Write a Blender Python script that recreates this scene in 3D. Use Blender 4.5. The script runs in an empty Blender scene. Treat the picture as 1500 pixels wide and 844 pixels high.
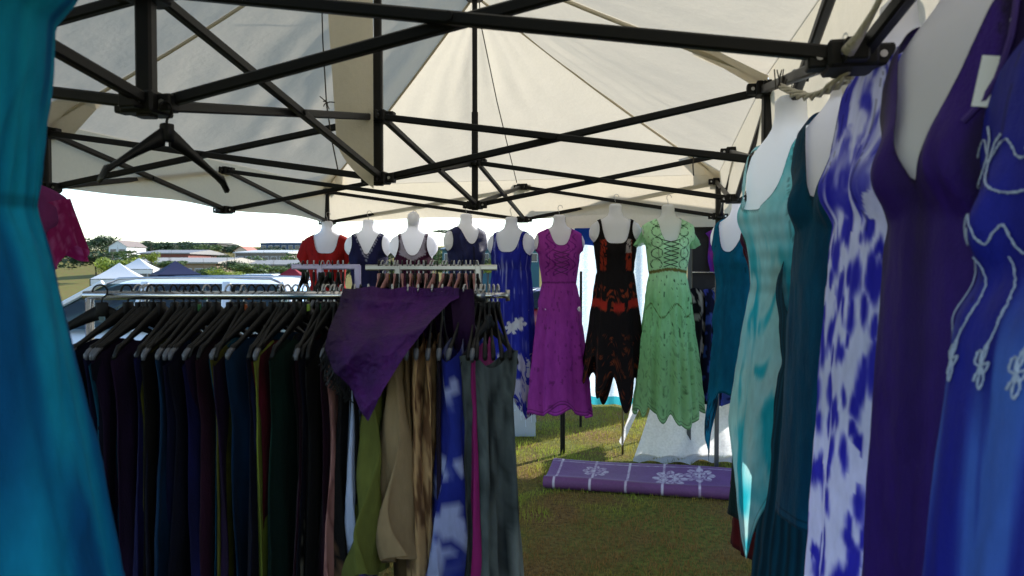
import bpy, math, random
import numpy as np
from mathutils import Vector, Matrix
R = math.radians
scene = bpy.context.scene
COL = scene.collection

# ------------------------------------------------------------------ camera
EYE = 1.55
F = 1150.0                      # focal length in photo pixels (1500 wide)
cam_d = bpy.data.cameras.new('camera')
cam_d.sensor_width = 36.0
cam_d.lens = F / 1500 * 36
cam_d.clip_start = 0.02
cam_d.clip_end = 3000
cam_d.dof.use_dof = True
cam_d.dof.focus_distance = 4.5
cam_d.dof.aperture_fstop = 6.5
cam = bpy.data.objects.new('camera', cam_d)
cam.location = (0, 0, EYE)
cam.rotation_euler = (R(90 - 1.594), 0, 0)
COL.objects.link(cam)
scene.camera = cam

# ------------------------------------------------------------------ light
SUN_AZ, SUN_EL = 45.0, 26.0     # azimuth clockwise from +Y, elevation
world = bpy.data.worlds.new('World'); scene.world = world
world.use_nodes = True
wn = world.node_tree.nodes; wl = world.node_tree.links
wn.clear()
wo = wn.new('ShaderNodeOutputWorld'); bg = wn.new('ShaderNodeBackground')
sky = wn.new('ShaderNodeTexSky'); sky.sky_type = 'NISHITA'; sky.sun_disc = False
sky.sun_elevation = R(SUN_EL); sky.sun_rotation = R(SUN_AZ)
sky.air_density = 1.0; sky.dust_density = 0.3; sky.ozone_density = 2.5
bg.inputs['Strength'].default_value = 0.15
wl.new(sky.outputs[0], bg.inputs[0]); wl.new(bg.outputs[0], wo.inputs[0])
sun_d = bpy.data.lights.new('sun', 'SUN'); sun_d.energy = 3.9; sun_d.angle = R(0.55)
sun_d.color = (1.0, 0.94, 0.85)
sun = bpy.data.objects.new('sun', sun_d); COL.objects.link(sun)
sdir = Vector((math.sin(R(SUN_AZ)) * math.cos(R(SUN_EL)), math.cos(R(SUN_AZ)) * math.cos(R(SUN_EL)), math.sin(R(SUN_EL))))
sun.rotation_euler = sdir.to_track_quat('Z', 'Y').to_euler()
sun.location = sdir * 60
vs = scene.view_settings
vs.view_transform = 'Standard'; vs.look = 'None'; vs.exposure = 1.32; vs.gamma = 1.0
vs.use_curve_mapping = False
scene.cycles.use_denoising = True
scene.cycles.max_bounces = 10
scene.cycles.diffuse_bounces = 5
scene.cycles.transmission_bounces = 6
scene.cycles.caustics_reflective = False
scene.cycles.caustics_refractive = False
scene.cycles.sample_clamp_indirect = 6

# ------------------------------------------------------------------ helpers
rng = np.random.default_rng(7)
random.seed(7)

def P(px, py, D):
    """a point seen at photo pixel (px, py) at distance D, to lay out real positions"""
    return Vector(((px - 750) / F * D, D, EYE + (390 - py) / F * D))

def lin(c):
    c = np.asarray(c, float) / 255.0
    return np.where(c <= 0.04045, c / 12.92, ((c + 0.055) / 1.055) ** 2.4)

def L4(c):
    l = lin(c); return (float(l[0]), float(l[1]), float(l[2]), 1.0)

def sm(x, a=0.0, b=1.0):
    t = np.clip((np.asarray(x, float) - a) / (b - a), 0, 1); return t * t * (3 - 2 * t)

def vnoise(x, y, seed=0):
    x = np.asarray(x, float); y = np.asarray(y, float)
    xi = np.floor(x); yi = np.floor(y); fx = x - xi; fy = y - yi
    fx = fx * fx * (3 - 2 * fx); fy = fy * fy * (3 - 2 * fy)
    def h(a, b):
        v = np.sin(a * 127.1 + b * 311.7 + seed * 74.7) * 43758.5453
        return v - np.floor(v)
    return (h(xi, yi) * (1 - fx) + h(xi + 1, yi) * fx) * (1 - fy) + (h(xi, yi + 1) * (1 - fx) + h(xi + 1, yi + 1) * fx) * fy

def fbm(x, y, seed=0, o=3):
    s = 0; a = 0.5; t = 0
    for i in range(o):
        s = s + a * vnoise(x * 2 ** i, y * 2 ** i, seed + i * 13); t += a; a *= 0.5
    return s / t

def wfbm(x, y, seed=0, o=3, w=.7):
    return fbm(x + w * (2 * fbm(x * .9 + 7, y * .9, seed + 50, 2) - 1), y + w * (2 * fbm(x * .9, y * .9 + 3, seed + 60, 2) - 1), seed, o)

def worley(x, y, seed=0, ax=1.0):
    x = np.asarray(x, float); y = np.asarray(y, float); xi = np.floor(x); yi = np.floor(y); best = np.full(x.shape, 9.0); idv = np.zeros(x.shape)
    def h(a, b, s):
        v = np.sin(a * 127.1 + b * 311.7 + s * 74.7) * 43758.5453
        return v - np.floor(v)
    for i in (-1, 0, 1):
        for j in (-1, 0, 1):
            a, b = xi + i, yi + j
            r = .55 + .9 * h(a, b, seed + 5)
            d = np.hypot(x - a - h(a, b, seed), y - b - h(a, b, seed + 1)) / r
            idv = np.where(d < best, h(a, b, seed + 9), idv); best = np.minimum(best, d)
    return best, idv

def tag(o, label=None, cat=None, group=None, kind=None):
    if label: o['label'] = label
    if cat: o['category'] = cat
    if group: o['group'] = group
    if kind: o['kind'] = kind
    return o

def empty(name, loc=(0, 0, 0), rz=0, label=None, cat=None, group=None):
    o = bpy.data.objects.new(name, None); COL.objects.link(o)
    o.empty_display_size = 0.1
    o.location = loc; o.rotation_euler = (0, 0, rz)
    return tag(o, label, cat, group)

def link(name, me, parent=None):
    o = bpy.data.objects.new(name, me); COL.objects.link(o)
    if parent: o.parent = parent
    return o

class MB:
    """collects simple shapes into one mesh"""
    def __init__(s): s.v = []; s.f = []
    def add(s, vs_, fs):
        n = len(s.v); s.v += [tuple(v) for v in vs_]; s.f += [tuple(i + n for i in f) for f in fs]; return s
    def box(s, a, b, bev=0.0):
        (x0, y0, z0), (x1, y1, z1) = a, b
        if bev <= 0:
            return s.add([(x0, y0, z0), (x1, y0, z0), (x1, y1, z0), (x0, y1, z0), (x0, y0, z1), (x1, y0, z1), (x1, y1, z1), (x0, y1, z1)],
                         [(0, 3, 2, 1), (4, 5, 6, 7), (0, 1, 5, 4), (1, 2, 6, 5), (2, 3, 7, 6), (3, 0, 4, 7)])
        b_ = bev
        def ring(z, e): return [(x0 + e, y0 + b_, z), (x0 + b_, y0 + e, z), (x1 - b_, y0 + e, z), (x1 - e, y0 + b_, z), (x1 - e, y1 - b_, z), (x1 - b_, y1 - e, z), (x0 + b_, y1 - e, z), (x0 + e, y1 - b_, z)]
        vs_ = ring(z0, b_ * .6) + ring(z0 + b_, 0) + ring(z1 - b_, 0) + ring(z1, b_ * .6)
        fs = [tuple(reversed(range(8))), tuple(range(24, 32))]
        for k in range(3):
            for i in range(8):
                j = (i + 1) % 8
                fs.append((k * 8 + i, k * 8 + j, k * 8 + 8 + j, k * 8 + 8 + i))
        return s.add(vs_, fs)
    def bar(s, a, b, w, h=None, ch=0.2):
        """chamfered rectangular bar from a to b"""
        a = Vector(a); b = Vector(b); h = h or w
        d = (b - a).normalized()
        up = Vector((0, 0, 1)) if abs(d.z) < 0.98 else Vector((0, 1, 0))
        sx = d.cross(up).normalized(); sy = sx.cross(d).normalized()
        c = min(w, h) * ch; w2 = w / 2; h2 = h / 2
        pr = [(-w2 + c, -h2), (w2 - c, -h2), (w2, -h2 + c), (w2, h2 - c), (w2 - c, h2), (-w2 + c, h2), (-w2, h2 - c), (-w2, -h2 + c)]
        vs_ = [a + sx * x + sy * y for x, y in pr] + [b + sx * x + sy * y for x, y in pr]
        fs = [tuple(range(8)), tuple(reversed(range(8, 16)))]
        fs += [(i, 8 + i, 8 + (i + 1) % 8, (i + 1) % 8) for i in range(8)]
        return s.add(vs_, fs)
    def tube(s, pts, r, n=8, cap=True):
        pts = [Vector(p) for p in pts]; m = len(pts)
        rs = r if isinstance(r, (list, tuple, np.ndarray)) else [r] * m
        t0 = (pts[1] - pts[0]).normalized()
        up = Vector((0, 0, 1)) if abs(t0.z) < 0.9 else Vector((1, 0, 0))
        nrm = t0.cross(up).normalized()
        vs_ = []
        for i in range(m):
            t = (pts[min(i + 1, m - 1)] - pts[max(i - 1, 0)]).normalized()
            nrm = (nrm - t * nrm.dot(t))
            nrm = nrm.normalized() if nrm.length > 1e-6 else t.orthogonal().normalized()
            bn = t.cross(nrm)
            for k in range(n):
                a = 2 * math.pi * k / n
                vs_.append(pts[i] + (nrm * math.cos(a) + bn * math.sin(a)) * rs[i])
        fs = []
        for i in range(m - 1):
            for k in range(n):
                j = (k + 1) % n
                fs.append((i * n + k, i * n + j, i * n + n + j, i * n + n + k))
        if cap:
            fs.append(tuple(reversed(range(n)))); fs.append(tuple(range((m - 1) * n, m * n)))
        return s.add(vs_, fs)
    def lathe(s, prof, n=16, c=(0, 0, 0)):
        vs_ = []; fs = []
        for r, z in prof:
            for k in range(n):
                a = 2 * math.pi * k / n
                vs_.append((c[0] + r * math.cos(a), c[1] + r * math.sin(a), c[2] + z))
        for i in range(len(prof) - 1):
            for k in range(n):
                j = (k + 1) % n
                fs.append((i * n + k, i * n + j, i * n + n + j, i * n + n + k))
        fs.append(tuple(reversed(range(n)))); fs.append(tuple(range((len(prof) - 1) * n, len(prof) * n)))
        return s.add(vs_, fs)
    def mesh(s, name, mat, smooth=False):
        me = bpy.data.meshes.new(name); me.from_pydata(s.v, [], s.f)
        me.materials.append(mat)
        if smooth: me.shade_smooth()
        me.update(); return me
    def build(s, name, mat, parent=None, smooth=False):
        return link(name, s.mesh(name, mat, smooth), parent)

def copy_tree(o, parent=None):
    c = o.copy(); COL.objects.link(c)
    if parent: c.parent = parent
    for ch in list(o.children): copy_tree(ch, c)
    return c

# ------------------------------------------------------------------ materials
def mat_new(name):
    m = bpy.data.materials.new(name); m.use_nodes = True
    nt = m.node_tree; nt.nodes.clear()
    out = nt.nodes.new('ShaderNodeOutputMaterial')
    return m, nt, out

def mat_pbr(name, col, rough=0.5, metal=0.0, var=0.12, scale=6.0, bump=0.0, bscale=40.0, coat=0.0, spec=0.5, stretch=None):
    m, nt, out = mat_new(name); N = nt.nodes; K = nt.links
    b = N.new('ShaderNodeBsdfPrincipled')
    tc = N.new('ShaderNodeTexCoord'); mp = N.new('ShaderNodeMapping')
    if stretch: mp.inputs['Scale'].default_value = stretch
    K.new(tc.outputs['Object'], mp.inputs[0])
    nz = N.new('ShaderNodeTexNoise'); nz.inputs['Scale'].default_value = scale; nz.inputs['Detail'].default_value = 5
    K.new(mp.outputs[0], nz.inputs['Vector'])
    mx = N.new('ShaderNodeMix'); mx.data_type = 'RGBA'
    l = lin(col)
    mx.inputs[6].default_value = (*[float(x) for x in l * (1 - var)], 1)
    mx.inputs[7].default_value = (*[float(x) for x in np.minimum(l * (1 + var), 1)], 1)
    K.new(nz.outputs[0], mx.inputs[0]); K.new(mx.outputs[2], b.inputs['Base Color'])
    b.inputs['Roughness'].default_value = rough; b.inputs['Metallic'].default_value = metal
    b.inputs['Coat Weight'].default_value = coat
    b.inputs['Specular IOR Level'].default_value = spec
    if bump > 0:
        n2 = N.new('ShaderNodeTexNoise'); n2.inputs['Scale'].default_value = bscale; n2.inputs['Detail'].default_value = 4
        K.new(mp.outputs[0], n2.inputs['Vector'])
        bp = N.new('ShaderNodeBump'); bp.inputs['Strength'].default_value = bump; bp.inputs['Distance'].default_value = 0.01
        K.new(n2.outputs[0], bp.inputs['Height']); K.new(bp.outputs[0], b.inputs['Normal'])
    K.new(b.outputs[0], out.inputs[0])
    return m

def mat_cloth(name, trans=0.2, rough=0.85, sheen=0.0, bump=0.25, wrinkle=9.0, stretch=(1, 1, .35), attr='Col', col=None, tcol=1.0, spec=0.2, alpha=1.0, mott=.22):
    """woven cloth: colour from the mesh attribute (dyes and prints) or one colour, some light passes through"""
    m, nt, out = mat_new(name); N = nt.nodes; K = nt.links
    b = N.new('ShaderNodeBsdfPrincipled'); t = N.new('ShaderNodeBsdfTranslucent'); mix = N.new('ShaderNodeMixShader')
    tc = N.new('ShaderNodeTexCoord'); mp = N.new('ShaderNodeMapping'); mp.inputs['Scale'].default_value = stretch
    K.new(tc.outputs['Object'], mp.inputs[0])
    if col is None:
        a = N.new('ShaderNodeAttribute'); a.attribute_name = attr; csrc = a.outputs['Color']
    else:
        a = N.new('ShaderNodeRGB'); a.outputs[0].default_value = L4(col); csrc = a.outputs[0]
    # fine mottling of the weave
    nz = N.new('ShaderNodeTexNoise'); nz.inputs['Scale'].default_value = 60; nz.inputs['Detail'].default_value = 6
    K.new(mp.outputs[0], nz.inputs['Vector'])
    hs = N.new('ShaderNodeHueSaturation')
    mr = N.new('ShaderNodeMapRange'); mr.inputs[3].default_value = 1 - mott; mr.inputs[4].default_value = 1 + mott
    K.new(nz.outputs[0], mr.inputs[0]); K.new(mr.outputs[0], hs.inputs['Value']); K.new(csrc, hs.inputs['Color'])
    K.new(hs.outputs[0], b.inputs['Base Color']); K.new(hs.outputs[0], t.inputs['Color'])
    b.inputs['Roughness'].default_value = rough
    b.inputs['Sheen Weight'].default_value = sheen; b.inputs['Sheen Roughness'].default_value = 0.4
    b.inputs['Specular IOR Level'].default_value = spec
    n2 = N.new('ShaderNodeTexNoise'); n2.inputs['Scale'].default_value = wrinkle; n2.inputs['Detail'].default_value = 8
    n2.inputs['Roughness'].default_value = 0.6
    K.new(mp.outputs[0], n2.inputs['Vector'])
    bp = N.new('ShaderNodeBump'); bp.inputs['Strength'].default_value = bump; bp.inputs['Distance'].default_value = 0.03
    K.new(n2.outputs[0], bp.inputs['Height'])
    n3 = N.new('ShaderNodeTexNoise'); n3.inputs['Scale'].default_value = 420; n3.inputs['Detail'].default_value = 2
    mp3 = N.new('ShaderNodeMapping'); mp3.inputs['Scale'].default_value = (1, 1, .5); K.new(tc.outputs['Object'], mp3.inputs[0]); K.new(mp3.outputs[0], n3.inputs['Vector'])
    bp3 = N.new('ShaderNodeBump'); bp3.inputs['Strength'].default_value = min(.35, bump * 1.2); bp3.inputs['Distance'].default_value = .004
    K.new(n3.outputs[0], bp3.inputs['Height']); K.new(bp.outputs[0], bp3.inputs['Normal'])
    K.new(bp3.outputs[0], b.inputs['Normal']); K.new(bp.outputs[0], t.inputs['Normal'])
    mix.inputs[0].default_value = trans
    K.new(b.outputs[0], mix.inputs[1]); K.new(t.outputs[0], mix.inputs[2])
    last = mix
    if alpha < 1:
        tr = N.new('ShaderNodeBsdfTransparent'); m2 = N.new('ShaderNodeMixShader'); m2.inputs[0].default_value = alpha
        K.new(tr.outputs[0], m2.inputs[1]); K.new(mix.outputs[0], m2.inputs[2]); last = m2
    K.new(last.outputs[0], out.inputs[0])
    return m

def mat_glass(name, tint=(150, 175, 180), dark=0.35):
    m, nt, out = mat_new(name); N = nt.nodes; K = nt.links
    g = N.new('ShaderNodeBsdfGlossy'); g.inputs['Roughness'].default_value = 0.03
    t = N.new('ShaderNodeBsdfTransparent'); t.inputs[0].default_value = tuple(dark * x for x in L4(tint)[:3]) + (1,)
    fr = N.new('ShaderNodeFresnel'); fr.inputs[0].default_value = 1.6
    mx = N.new('ShaderNodeMixShader')
    K.new(fr.outputs[0], mx.inputs[0]); K.new(t.outputs[0], mx.inputs[1]); K.new(g.outputs[0], mx.inputs[2]); K.new(mx.outputs[0], out.inputs[0])
    return m

M = {}
M['frame'] = mat_pbr('black_powder_coat', (14, 14, 15), 0.5, 0.0, 0.25, 14, 0.06, 160, spec=.3)
M['frame_alu'] = mat_pbr('grey_aluminium', (92, 92, 94), 0.38, 0.6, 0.15, 14)
M['joint'] = mat_pbr('black_nylon', (13, 13, 14), 0.55, 0, 0.2, 20, spec=.3)
M['steel'] = mat_pbr('zinc_steel', (170, 170, 172), 0.32, 1.0, 0.1, 30)
M['chrome'] = mat_pbr('chromed_tube', (205, 205, 210), 0.22, 1.0, 0.05, 30)
M['lilac_post'] = mat_pbr('pale_lilac_enamel', (190, 182, 225), 0.35, 0.1, 0.06, 20)
M['canopy'] = mat_cloth('canopy_polyester', 0.30, 0.8, 0.0, 0.4, 3.5, (1, 1, 1), col=(224, 215, 195), mott=.05)
M['white_plastic'] = mat_cloth('white_moulded_plastic', 0.42, 0.32, 0.0, 0.04, 5, (1, 1, 1), col=(242, 243, 248), spec=0.5, mott=.015)
M['grey_plastic'] = mat_pbr('greyed_moulded_plastic', (165, 160, 168), 0.4, 0, 0.06, 5)
M['hanger'] = mat_pbr('black_hanger_plastic', (16, 16, 18), 0.5, 0, 0.3, 25, spec=.25)
M['hanger_grey'] = mat_pbr('smoky_hanger_plastic', (84, 87, 96), 0.4, 0, 0.2, 25)
M['hanger_pink'] = mat_pbr('dusky_pink_hanger_plastic', (160, 112, 110), 0.4, 0, 0.2, 25)
M['rope'] = mat_pbr('white_cotton_rope', (205, 198, 182), 0.9, 0, 0.25, 60, 0.6, 180)
M['cord'] = mat_pbr('dark_cord', (70, 66, 60), 0.9, 0, 0.2, 60)
M['paper'] = mat_pbr('white_card', (225, 228, 232), 0.7, 0, 0.03, 30)
M['cotton'] = mat_cloth('cotton', 0.22, 0.9, 0.02, 0.25)
M['sheer'] = mat_cloth('sheer_rayon', 0.45, 0.9, 0.0, 0.25)
M['velvet'] = mat_cloth('velvet', 0.04, 0.8, 0.06, 0.35, 14, spec=.1)
M['satin'] = mat_cloth('satin_rayon', 0.12, 0.6, 0.0, 0.35, 10, spec=0.18)
M['crinkle'] = mat_cloth('crinkled_scarf', 0.05, 0.65, 0.0, 0.8, 16, (1, 1, 1), spec=0.3)
M['fine'] = mat_cloth('fine_voile', 0.5, 0.9, 0.0, 0.25, alpha=.82)
M['whitecloth'] = mat_cloth('white_sheet', 0.5, 0.85, 0.1, 0.4, 7, (1, 1, 1), col=(244, 244, 246))
M['embroid'] = mat_pbr('silver_thread', (176, 190, 215), 0.55, 0.0, 0.25, 90, 0.3, 300)
M['darkcord'] = mat_pbr('dark_lacing', (28, 62, 40), 0.8, 0, 0.2, 40)
M['lacethread'] = mat_pbr('purple_lacing', (92, 22, 98), 0.8, 0, 0.2, 40)

# ------------------------------------------------------------------ cloth grids
def build_grid(name, pos, th, ss, wrap, gfun=None, col=None, mat=None, parent=None, shift=True):
    """pos(TH, S) -> x, y, z arrays. gfun > 0 keeps; the cut edge is moved onto gfun = 0."""
    TH, S = np.meshgrid(th, ss)
    nr, nc = TH.shape
    dth = th[1] - th[0]; ds = ss[1] - ss[0]
    keepv = np.ones((nr, nc), bool)
    if gfun is not None:
        x, y, z = pos(TH, S)
        g = gfun(TH, S, x, y, z)
        keepv = g > 0
        gi = np.gradient(g, axis=0)
        gj = (np.roll(g, -1, 1) - np.roll(g, 1, 1)) / 2 if wrap else np.gradient(g, axis=1)
        m2 = gi ** 2 + gj ** 2 + 1e-12
        di = np.clip(-g * gi / m2, -1.1, 1.1); dj = np.clip(-g * gj / m2, -1.1, 1.1)
        drop = ~keepv
        if shift:
            TH = np.where(drop, TH + dj * dth, TH); S = np.where(drop, np.clip(S + di * ds, 0, 1), S)
    x, y, z = pos(TH, S)
    V = np.stack([x, y, z], -1).reshape(-1, 3)
    idx = np.arange(nr * nc).reshape(nr, nc)
    a = idx[:-1, :]; b = idx[1:, :]
    if wrap:
        a2 = np.roll(a, -1, 1); b2 = np.roll(b, -1, 1)
    else:
        a2 = a[:, 1:]; b2 = b[:, 1:]; a = a[:, :-1]; b = b[:, :-1]
    Q = np.stack([a, b, b2, a2], -1).reshape(-1, 4)
    kv = keepv.reshape(-1)
    Q = Q[kv[Q].sum(1) >= 1]
    used = np.zeros(nr * nc, bool); used[Q.reshape(-1)] = True
    remap = np.cumsum(used) - 1
    Q = remap[Q]; V = V[used]
    me = bpy.data.meshes.new(name)
    me.from_pydata(V.tolist(), [], Q.tolist())
    if col is not None:
        c = np.broadcast_to(col(TH, S, x, y, z), TH.shape + (3,)).reshape(-1, 3)[used]
        at = me.attributes.new('Col', 'FLOAT_COLOR', 'POINT')
        rgba = np.ones((len(V), 4), np.float32); rgba[:, :3] = lin(np.clip(c, 0, 255))
        at.data.foreach_set('color', rgba.ravel())
    me.materials.append(mat); me.shade_smooth(); me.update()
    return link(name, me, parent)

# ------------------------------------------------------------------ mannequin body profile (z measured down from the neck top)
_bp = np.array([
    (0.00, .046, .046, .046), (-.055, .047, .046, .047), (-.09, .060, .052, .056), (-.112, .098, .058, .064), (-.13, .140, .064, .07),
    (-.155, .178, .072, .076), (-.20, .197, .080, .080), (-.245, .196, .086, .082), (-.272, .180, .088, .082), (-.30, .152, .090, .082),
    (-.36, .146, .092, .080), (-.43, .134, .085, .075), (-.53, .120, .078, .070), (-.62, .140, .085, .088), (-.72, .165, .092, .104),
    (-.80, .163, .090, .098), (-3.0, .163, .09, .098)])
_zz = np.linspace(0, -1.2, 481)
_pf = []
for k in (1, 2, 3):
    v = np.interp(-_zz, -_bp[:, 0], _bp[:, k])
    kern = np.exp(-np.linspace(-2, 2, 9) ** 2); kern /= kern.sum()
    vp = np.pad(v, 4, mode='edge'); _pf.append(np.convolve(vp, kern, 'valid'))
def prof(z):
    zc = np.clip(-np.asarray(z), 0, 1.2)
    return [np.interp(zc, -_zz, p) for p in _pf]

def bust(x, z, amp=.028):
    return amp * np.exp(-((z + .335) / .058) ** 2) * np.exp(-((np.abs(x) - .07) / .05) ** 2)

def body_xy(th, z, off=0.0, amp=.028):
    hw, fd, bd = prof(z)
    c = np.cos(th); s = np.sin(th)
    x = (hw + off) * np.sign(c) * np.abs(c) ** 0.9
    y = np.where(s > 0, fd + off, bd + off) * np.sign(s) * np.abs(s) ** 0.9
    y = y + np.where(s > 0, bust(x, z, amp) * sm(s, 0, .5), 0)
    return x, y

def folds(th, z, k, seed, ph=1.0):
    r = np.random.default_rng(seed); f = 0
    for q, (kk, a) in enumerate(((k, 1.0), (max(2, int(k * .6)), .7), (int(k * 1.7), .45), (3, .5))):
        p = r.uniform(0, 6.28); f = f + a * np.sin(kk * th + p + .5 * np.sin(2 * th + r.uniform(0, 6)) + ph * r.uniform(-1, 1) * z)
    return f / 1.7
# ------------------------------------------------------------------ mannequins and dresses
def make_mannequin_meshes():
    th = np.linspace(-np.pi / 2, 1.5 * np.pi, 73)[:-1]; ss = np.linspace(0, 1, 74)
    zmap = lambda S: -.80 * S
    def pos(TH, S):
        z = zmap(S); x, y = body_xy(TH, z)
        k = sm(-z, .0, .012) * (1 - sm(-z, .79, .80) * .25)
        return x * (.75 + .25 * k), y * (.75 + .25 * k), z
    o = build_grid('torso', pos, th, ss, True, mat=M['white_plastic'])
    me = o.data; bpy.data.objects.remove(o)
    import bmesh
    bm = bmesh.new(); bm.from_mesh(me)
    bmesh.ops.holes_fill(bm, edges=[e for e in bm.edges if e.is_boundary], sides=0)
    for f in bm.faces: f.smooth = True
    bm.to_mesh(me); bm.free()
    hk = MB()
    pts = [(0, 0, -.03), (0, 0, .02), (.004, 0, .03)]
    for i in range(13):
        a = R(-60 + i * 20); pts.append((.018 * math.cos(a) - .008, 0, .052 + .022 * math.sin(a)))
    hk.tube(pts, .0024, 6)
    hm = hk.mesh('hook', M['steel'], True)
    return me, hm
TORSO, HOOK = make_mannequin_meshes()
TORSO_GREY = TORSO.copy(); TORSO_GREY.materials[0] = M['grey_plastic']

def mannequin(loc, rz, label, group, grey=False, hook=True):
    """loc = neck top; local +Y is the chest"""
    t = empty('mannequin_torso', loc, rz, label, 'mannequin', group)
    link('torso', TORSO_GREY if grey else TORSO, t)
    if hook: link('hook', HOOK, t)
    return t

def dress(name, label, cat, loc, rz, spec, group=None):
    """spec: neck (nw, nd, pw) front, nb back depth, strap outer so, arm depth ra; waist zw; hem fn; hem half sizes; folds; colour fn"""
    g_ = dict(nw=.095, nd=.22, pn=2.5, nb=.14, so=.14, rz=.12, zw=-.50, hem=-1.5, hw=.26, hd=.17, p=.8, fold=.10, k=11, seed=3, off=.009,
              nth=144, ns=200, mat='cotton', hemf=None, col=None, bustamp=.034, wamp=1.0, ease=0.0, strapless=None, crease=.03, bind=.72)
    g_.update(spec); G = g_
    hemz = G['hem']
    def zh(th):
        z = np.full_like(th, hemz)
        if G['hemf'] is not None: z = hemz + G['hemf'](th)
        return z
    ztop = -.085
    hw0, fd0, bd0 = [float(a) for a in prof(G['zw'])]
    def xy(th, z, zhem):
        k = np.clip((G['zw'] - z) / (G['zw'] - hemz), 0, 1.4)
        x, y = body_xy(th, np.maximum(z, G['zw']) if G['zw'] < -.6 else z, G['off'], G['bustamp'])
        kk = k ** G['p']
        c = np.cos(th); s = np.sin(th)
        hw = hw0 + G['off'] + (G['hw'] - hw0) * kk; hd = np.where(s > 0, fd0, bd0) + G['off'] + (G['hd'] - np.where(s > 0, fd0, bd0)) * kk
        xs = hw * c; ys = hd * s
        hipx, hipy = body_xy(th, z, G['off'])
        w = sm(k, 0, .06)
        fade = 1 - sm(-z, .66, 1.0)
        xs = np.sign(xs) * np.maximum(np.abs(xs), np.abs(hipx) * fade)
        ys = np.sign(ys) * np.maximum(np.abs(ys), np.abs(hipy) * fade)
        x = x * (1 - w) + xs * w; y = y * (1 - w) + ys * w
        f = folds(th, z, G['k'], G['seed'])
        A = G['fold'] * np.clip(k, 0, 1) ** .6 * w
        # gathers at the waist seam, small wrinkles in the bodice
        A2 = .012 * np.exp(-((z - G['zw']) / .06) ** 2) * G['wamp'] + .004
        r = 1 + A * f + A2 * np.sin(G['k'] * 3 * th + 2 * np.sin(th * 5 + z * 9))
        if G['crease']:
            n_ = wfbm(th * 1.6 + G['seed'], z * 5 + 2 * np.sin(th), G['seed'], 3)
            r = r + G['crease'] * (1 - np.abs(2 * n_ - 1) * 2.2) * sm(-z, .30, .42) + .25 * G['crease'] * (2 * fbm(th * 14, z * 9, G['seed'] + 2) - 1) * sm(-z, .28, .36)
        if G['ease']: r = r + G['ease'] * sm(-z, .3, .45) * (1 - w) * (1 + .4 * f)
        return x * r, y * r
    def pos(TH, S):
        zz = zh(TH); z = ztop + S * (zz - ztop)
        x, y = xy(TH, z, zz); return x, y, z
    def gfun(TH, S, x, y, z):
        front = np.sin(TH) > 0
        ax = np.abs(x)
        nd = np.where(front, G['nd'], G['nb'])
        prof_n = np.clip(1 - (ax / G['nw']) ** G['pn'], 0, 1)
        zcut = -.105 - (nd - .105) * prof_n
        gn = np.where(ax < G['nw'], (zcut - z), .05)
        gn = np.where(ax >= G['nw'], np.maximum(.002, np.minimum((ax - G['nw']) * 2 + .0, .05)), gn)
        xa = .225; rx = xa - G['so']
        e = np.sqrt(((ax - xa) / rx) ** 2 + ((z + .19) / G['rz']) ** 2) - 1
        ga = np.where(z > -.5, e * .08, .05)
        gg = np.minimum(gn, ga)
        if G['strapless'] is not None: gg = np.minimum(gg, G['strapless'] - z)
        return gg
    root = empty(name, loc, rz, label, cat, group)
    th = np.linspace(-np.pi / 2, 1.5 * np.pi, G['nth'] + 1)[:-1]; ss = np.linspace(0, 1, G['ns'])
    def colw(TH, S, x, y, z):
        c = np.broadcast_to(G['col'](TH, S, x, y, z), TH.shape + (3,))
        e = gfun(TH, S, x, y, z); edge = (e < .006) & (z > -.42)
        hem_ = (S > .992) | ((S > .978) & (S < .981))
        return np.where((edge | hem_)[..., None], c * G['bind'], c)
    o = build_grid(G.get('part', 'dress_body'), pos, th, ss, True, gfun, colw, M[G['mat']], root)
    def surf(thv, zv, out=0.002):
        thv = np.atleast_1d(np.asarray(thv, float)); zv = np.atleast_1d(np.asarray(zv, float))
        x, y = xy(thv, zv, zh(thv))
        n = np.hypot(x, y) + 1e-6
        return np.stack([x * (1 + out / n), y * (1 + out / n), zv], -1)
    return root, surf

def sleeve(root, side, matname, colfn, length=.16, r0=.075, r1=.10, flare=.12, seed=1, droop=.85):
    base = np.array([side * .135, 0, -.185]); d = np.array([side * .62, 0, -droop]); d /= np.linalg.norm(d)
    e1 = np.array([0, 1, 0]); e2 = np.cross(d, e1)
    def pos(TH, S):
        r = r0 + (r1 - r0) * S; f = 1 + flare * S * np.sin(7 * TH + seed) + .5 * flare * S * np.sin(4 * TH + 2 * seed)
        a = r * f * np.cos(TH) * .85; b = r * f * np.sin(TH)
        L = length * S * (1 + .15 * np.sin(2 * TH + seed))
        return (base[0] + d[0] * L + e1[0] * a + e2[0] * b, base[1] + d[1] * L + e1[1] * a + e2[1] * b, base[2] + d[2] * L + e1[2] * a + e2[2] * b)
    th = np.linspace(0, 2 * np.pi, 49)[:-1]
    return build_grid('sleeve', pos, th, np.linspace(0, 1, 24), True, None, colfn, M[matname], root)

def C3(*c):
    return np.array(c, float)
def mixc(a, b, t):
    t = np.clip(t, 0, 1)[..., None]; return np.asarray(a, float) * (1 - t) + np.asarray(b, float) * t
def solid(c, var=.12, sc=6, seed=0):
    c = np.asarray(c, float)
    return lambda TH, S, x, y, z: c * (1 + var * (2 * fbm(TH * sc / 2, z * sc, seed) - 1))[..., None]

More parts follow.
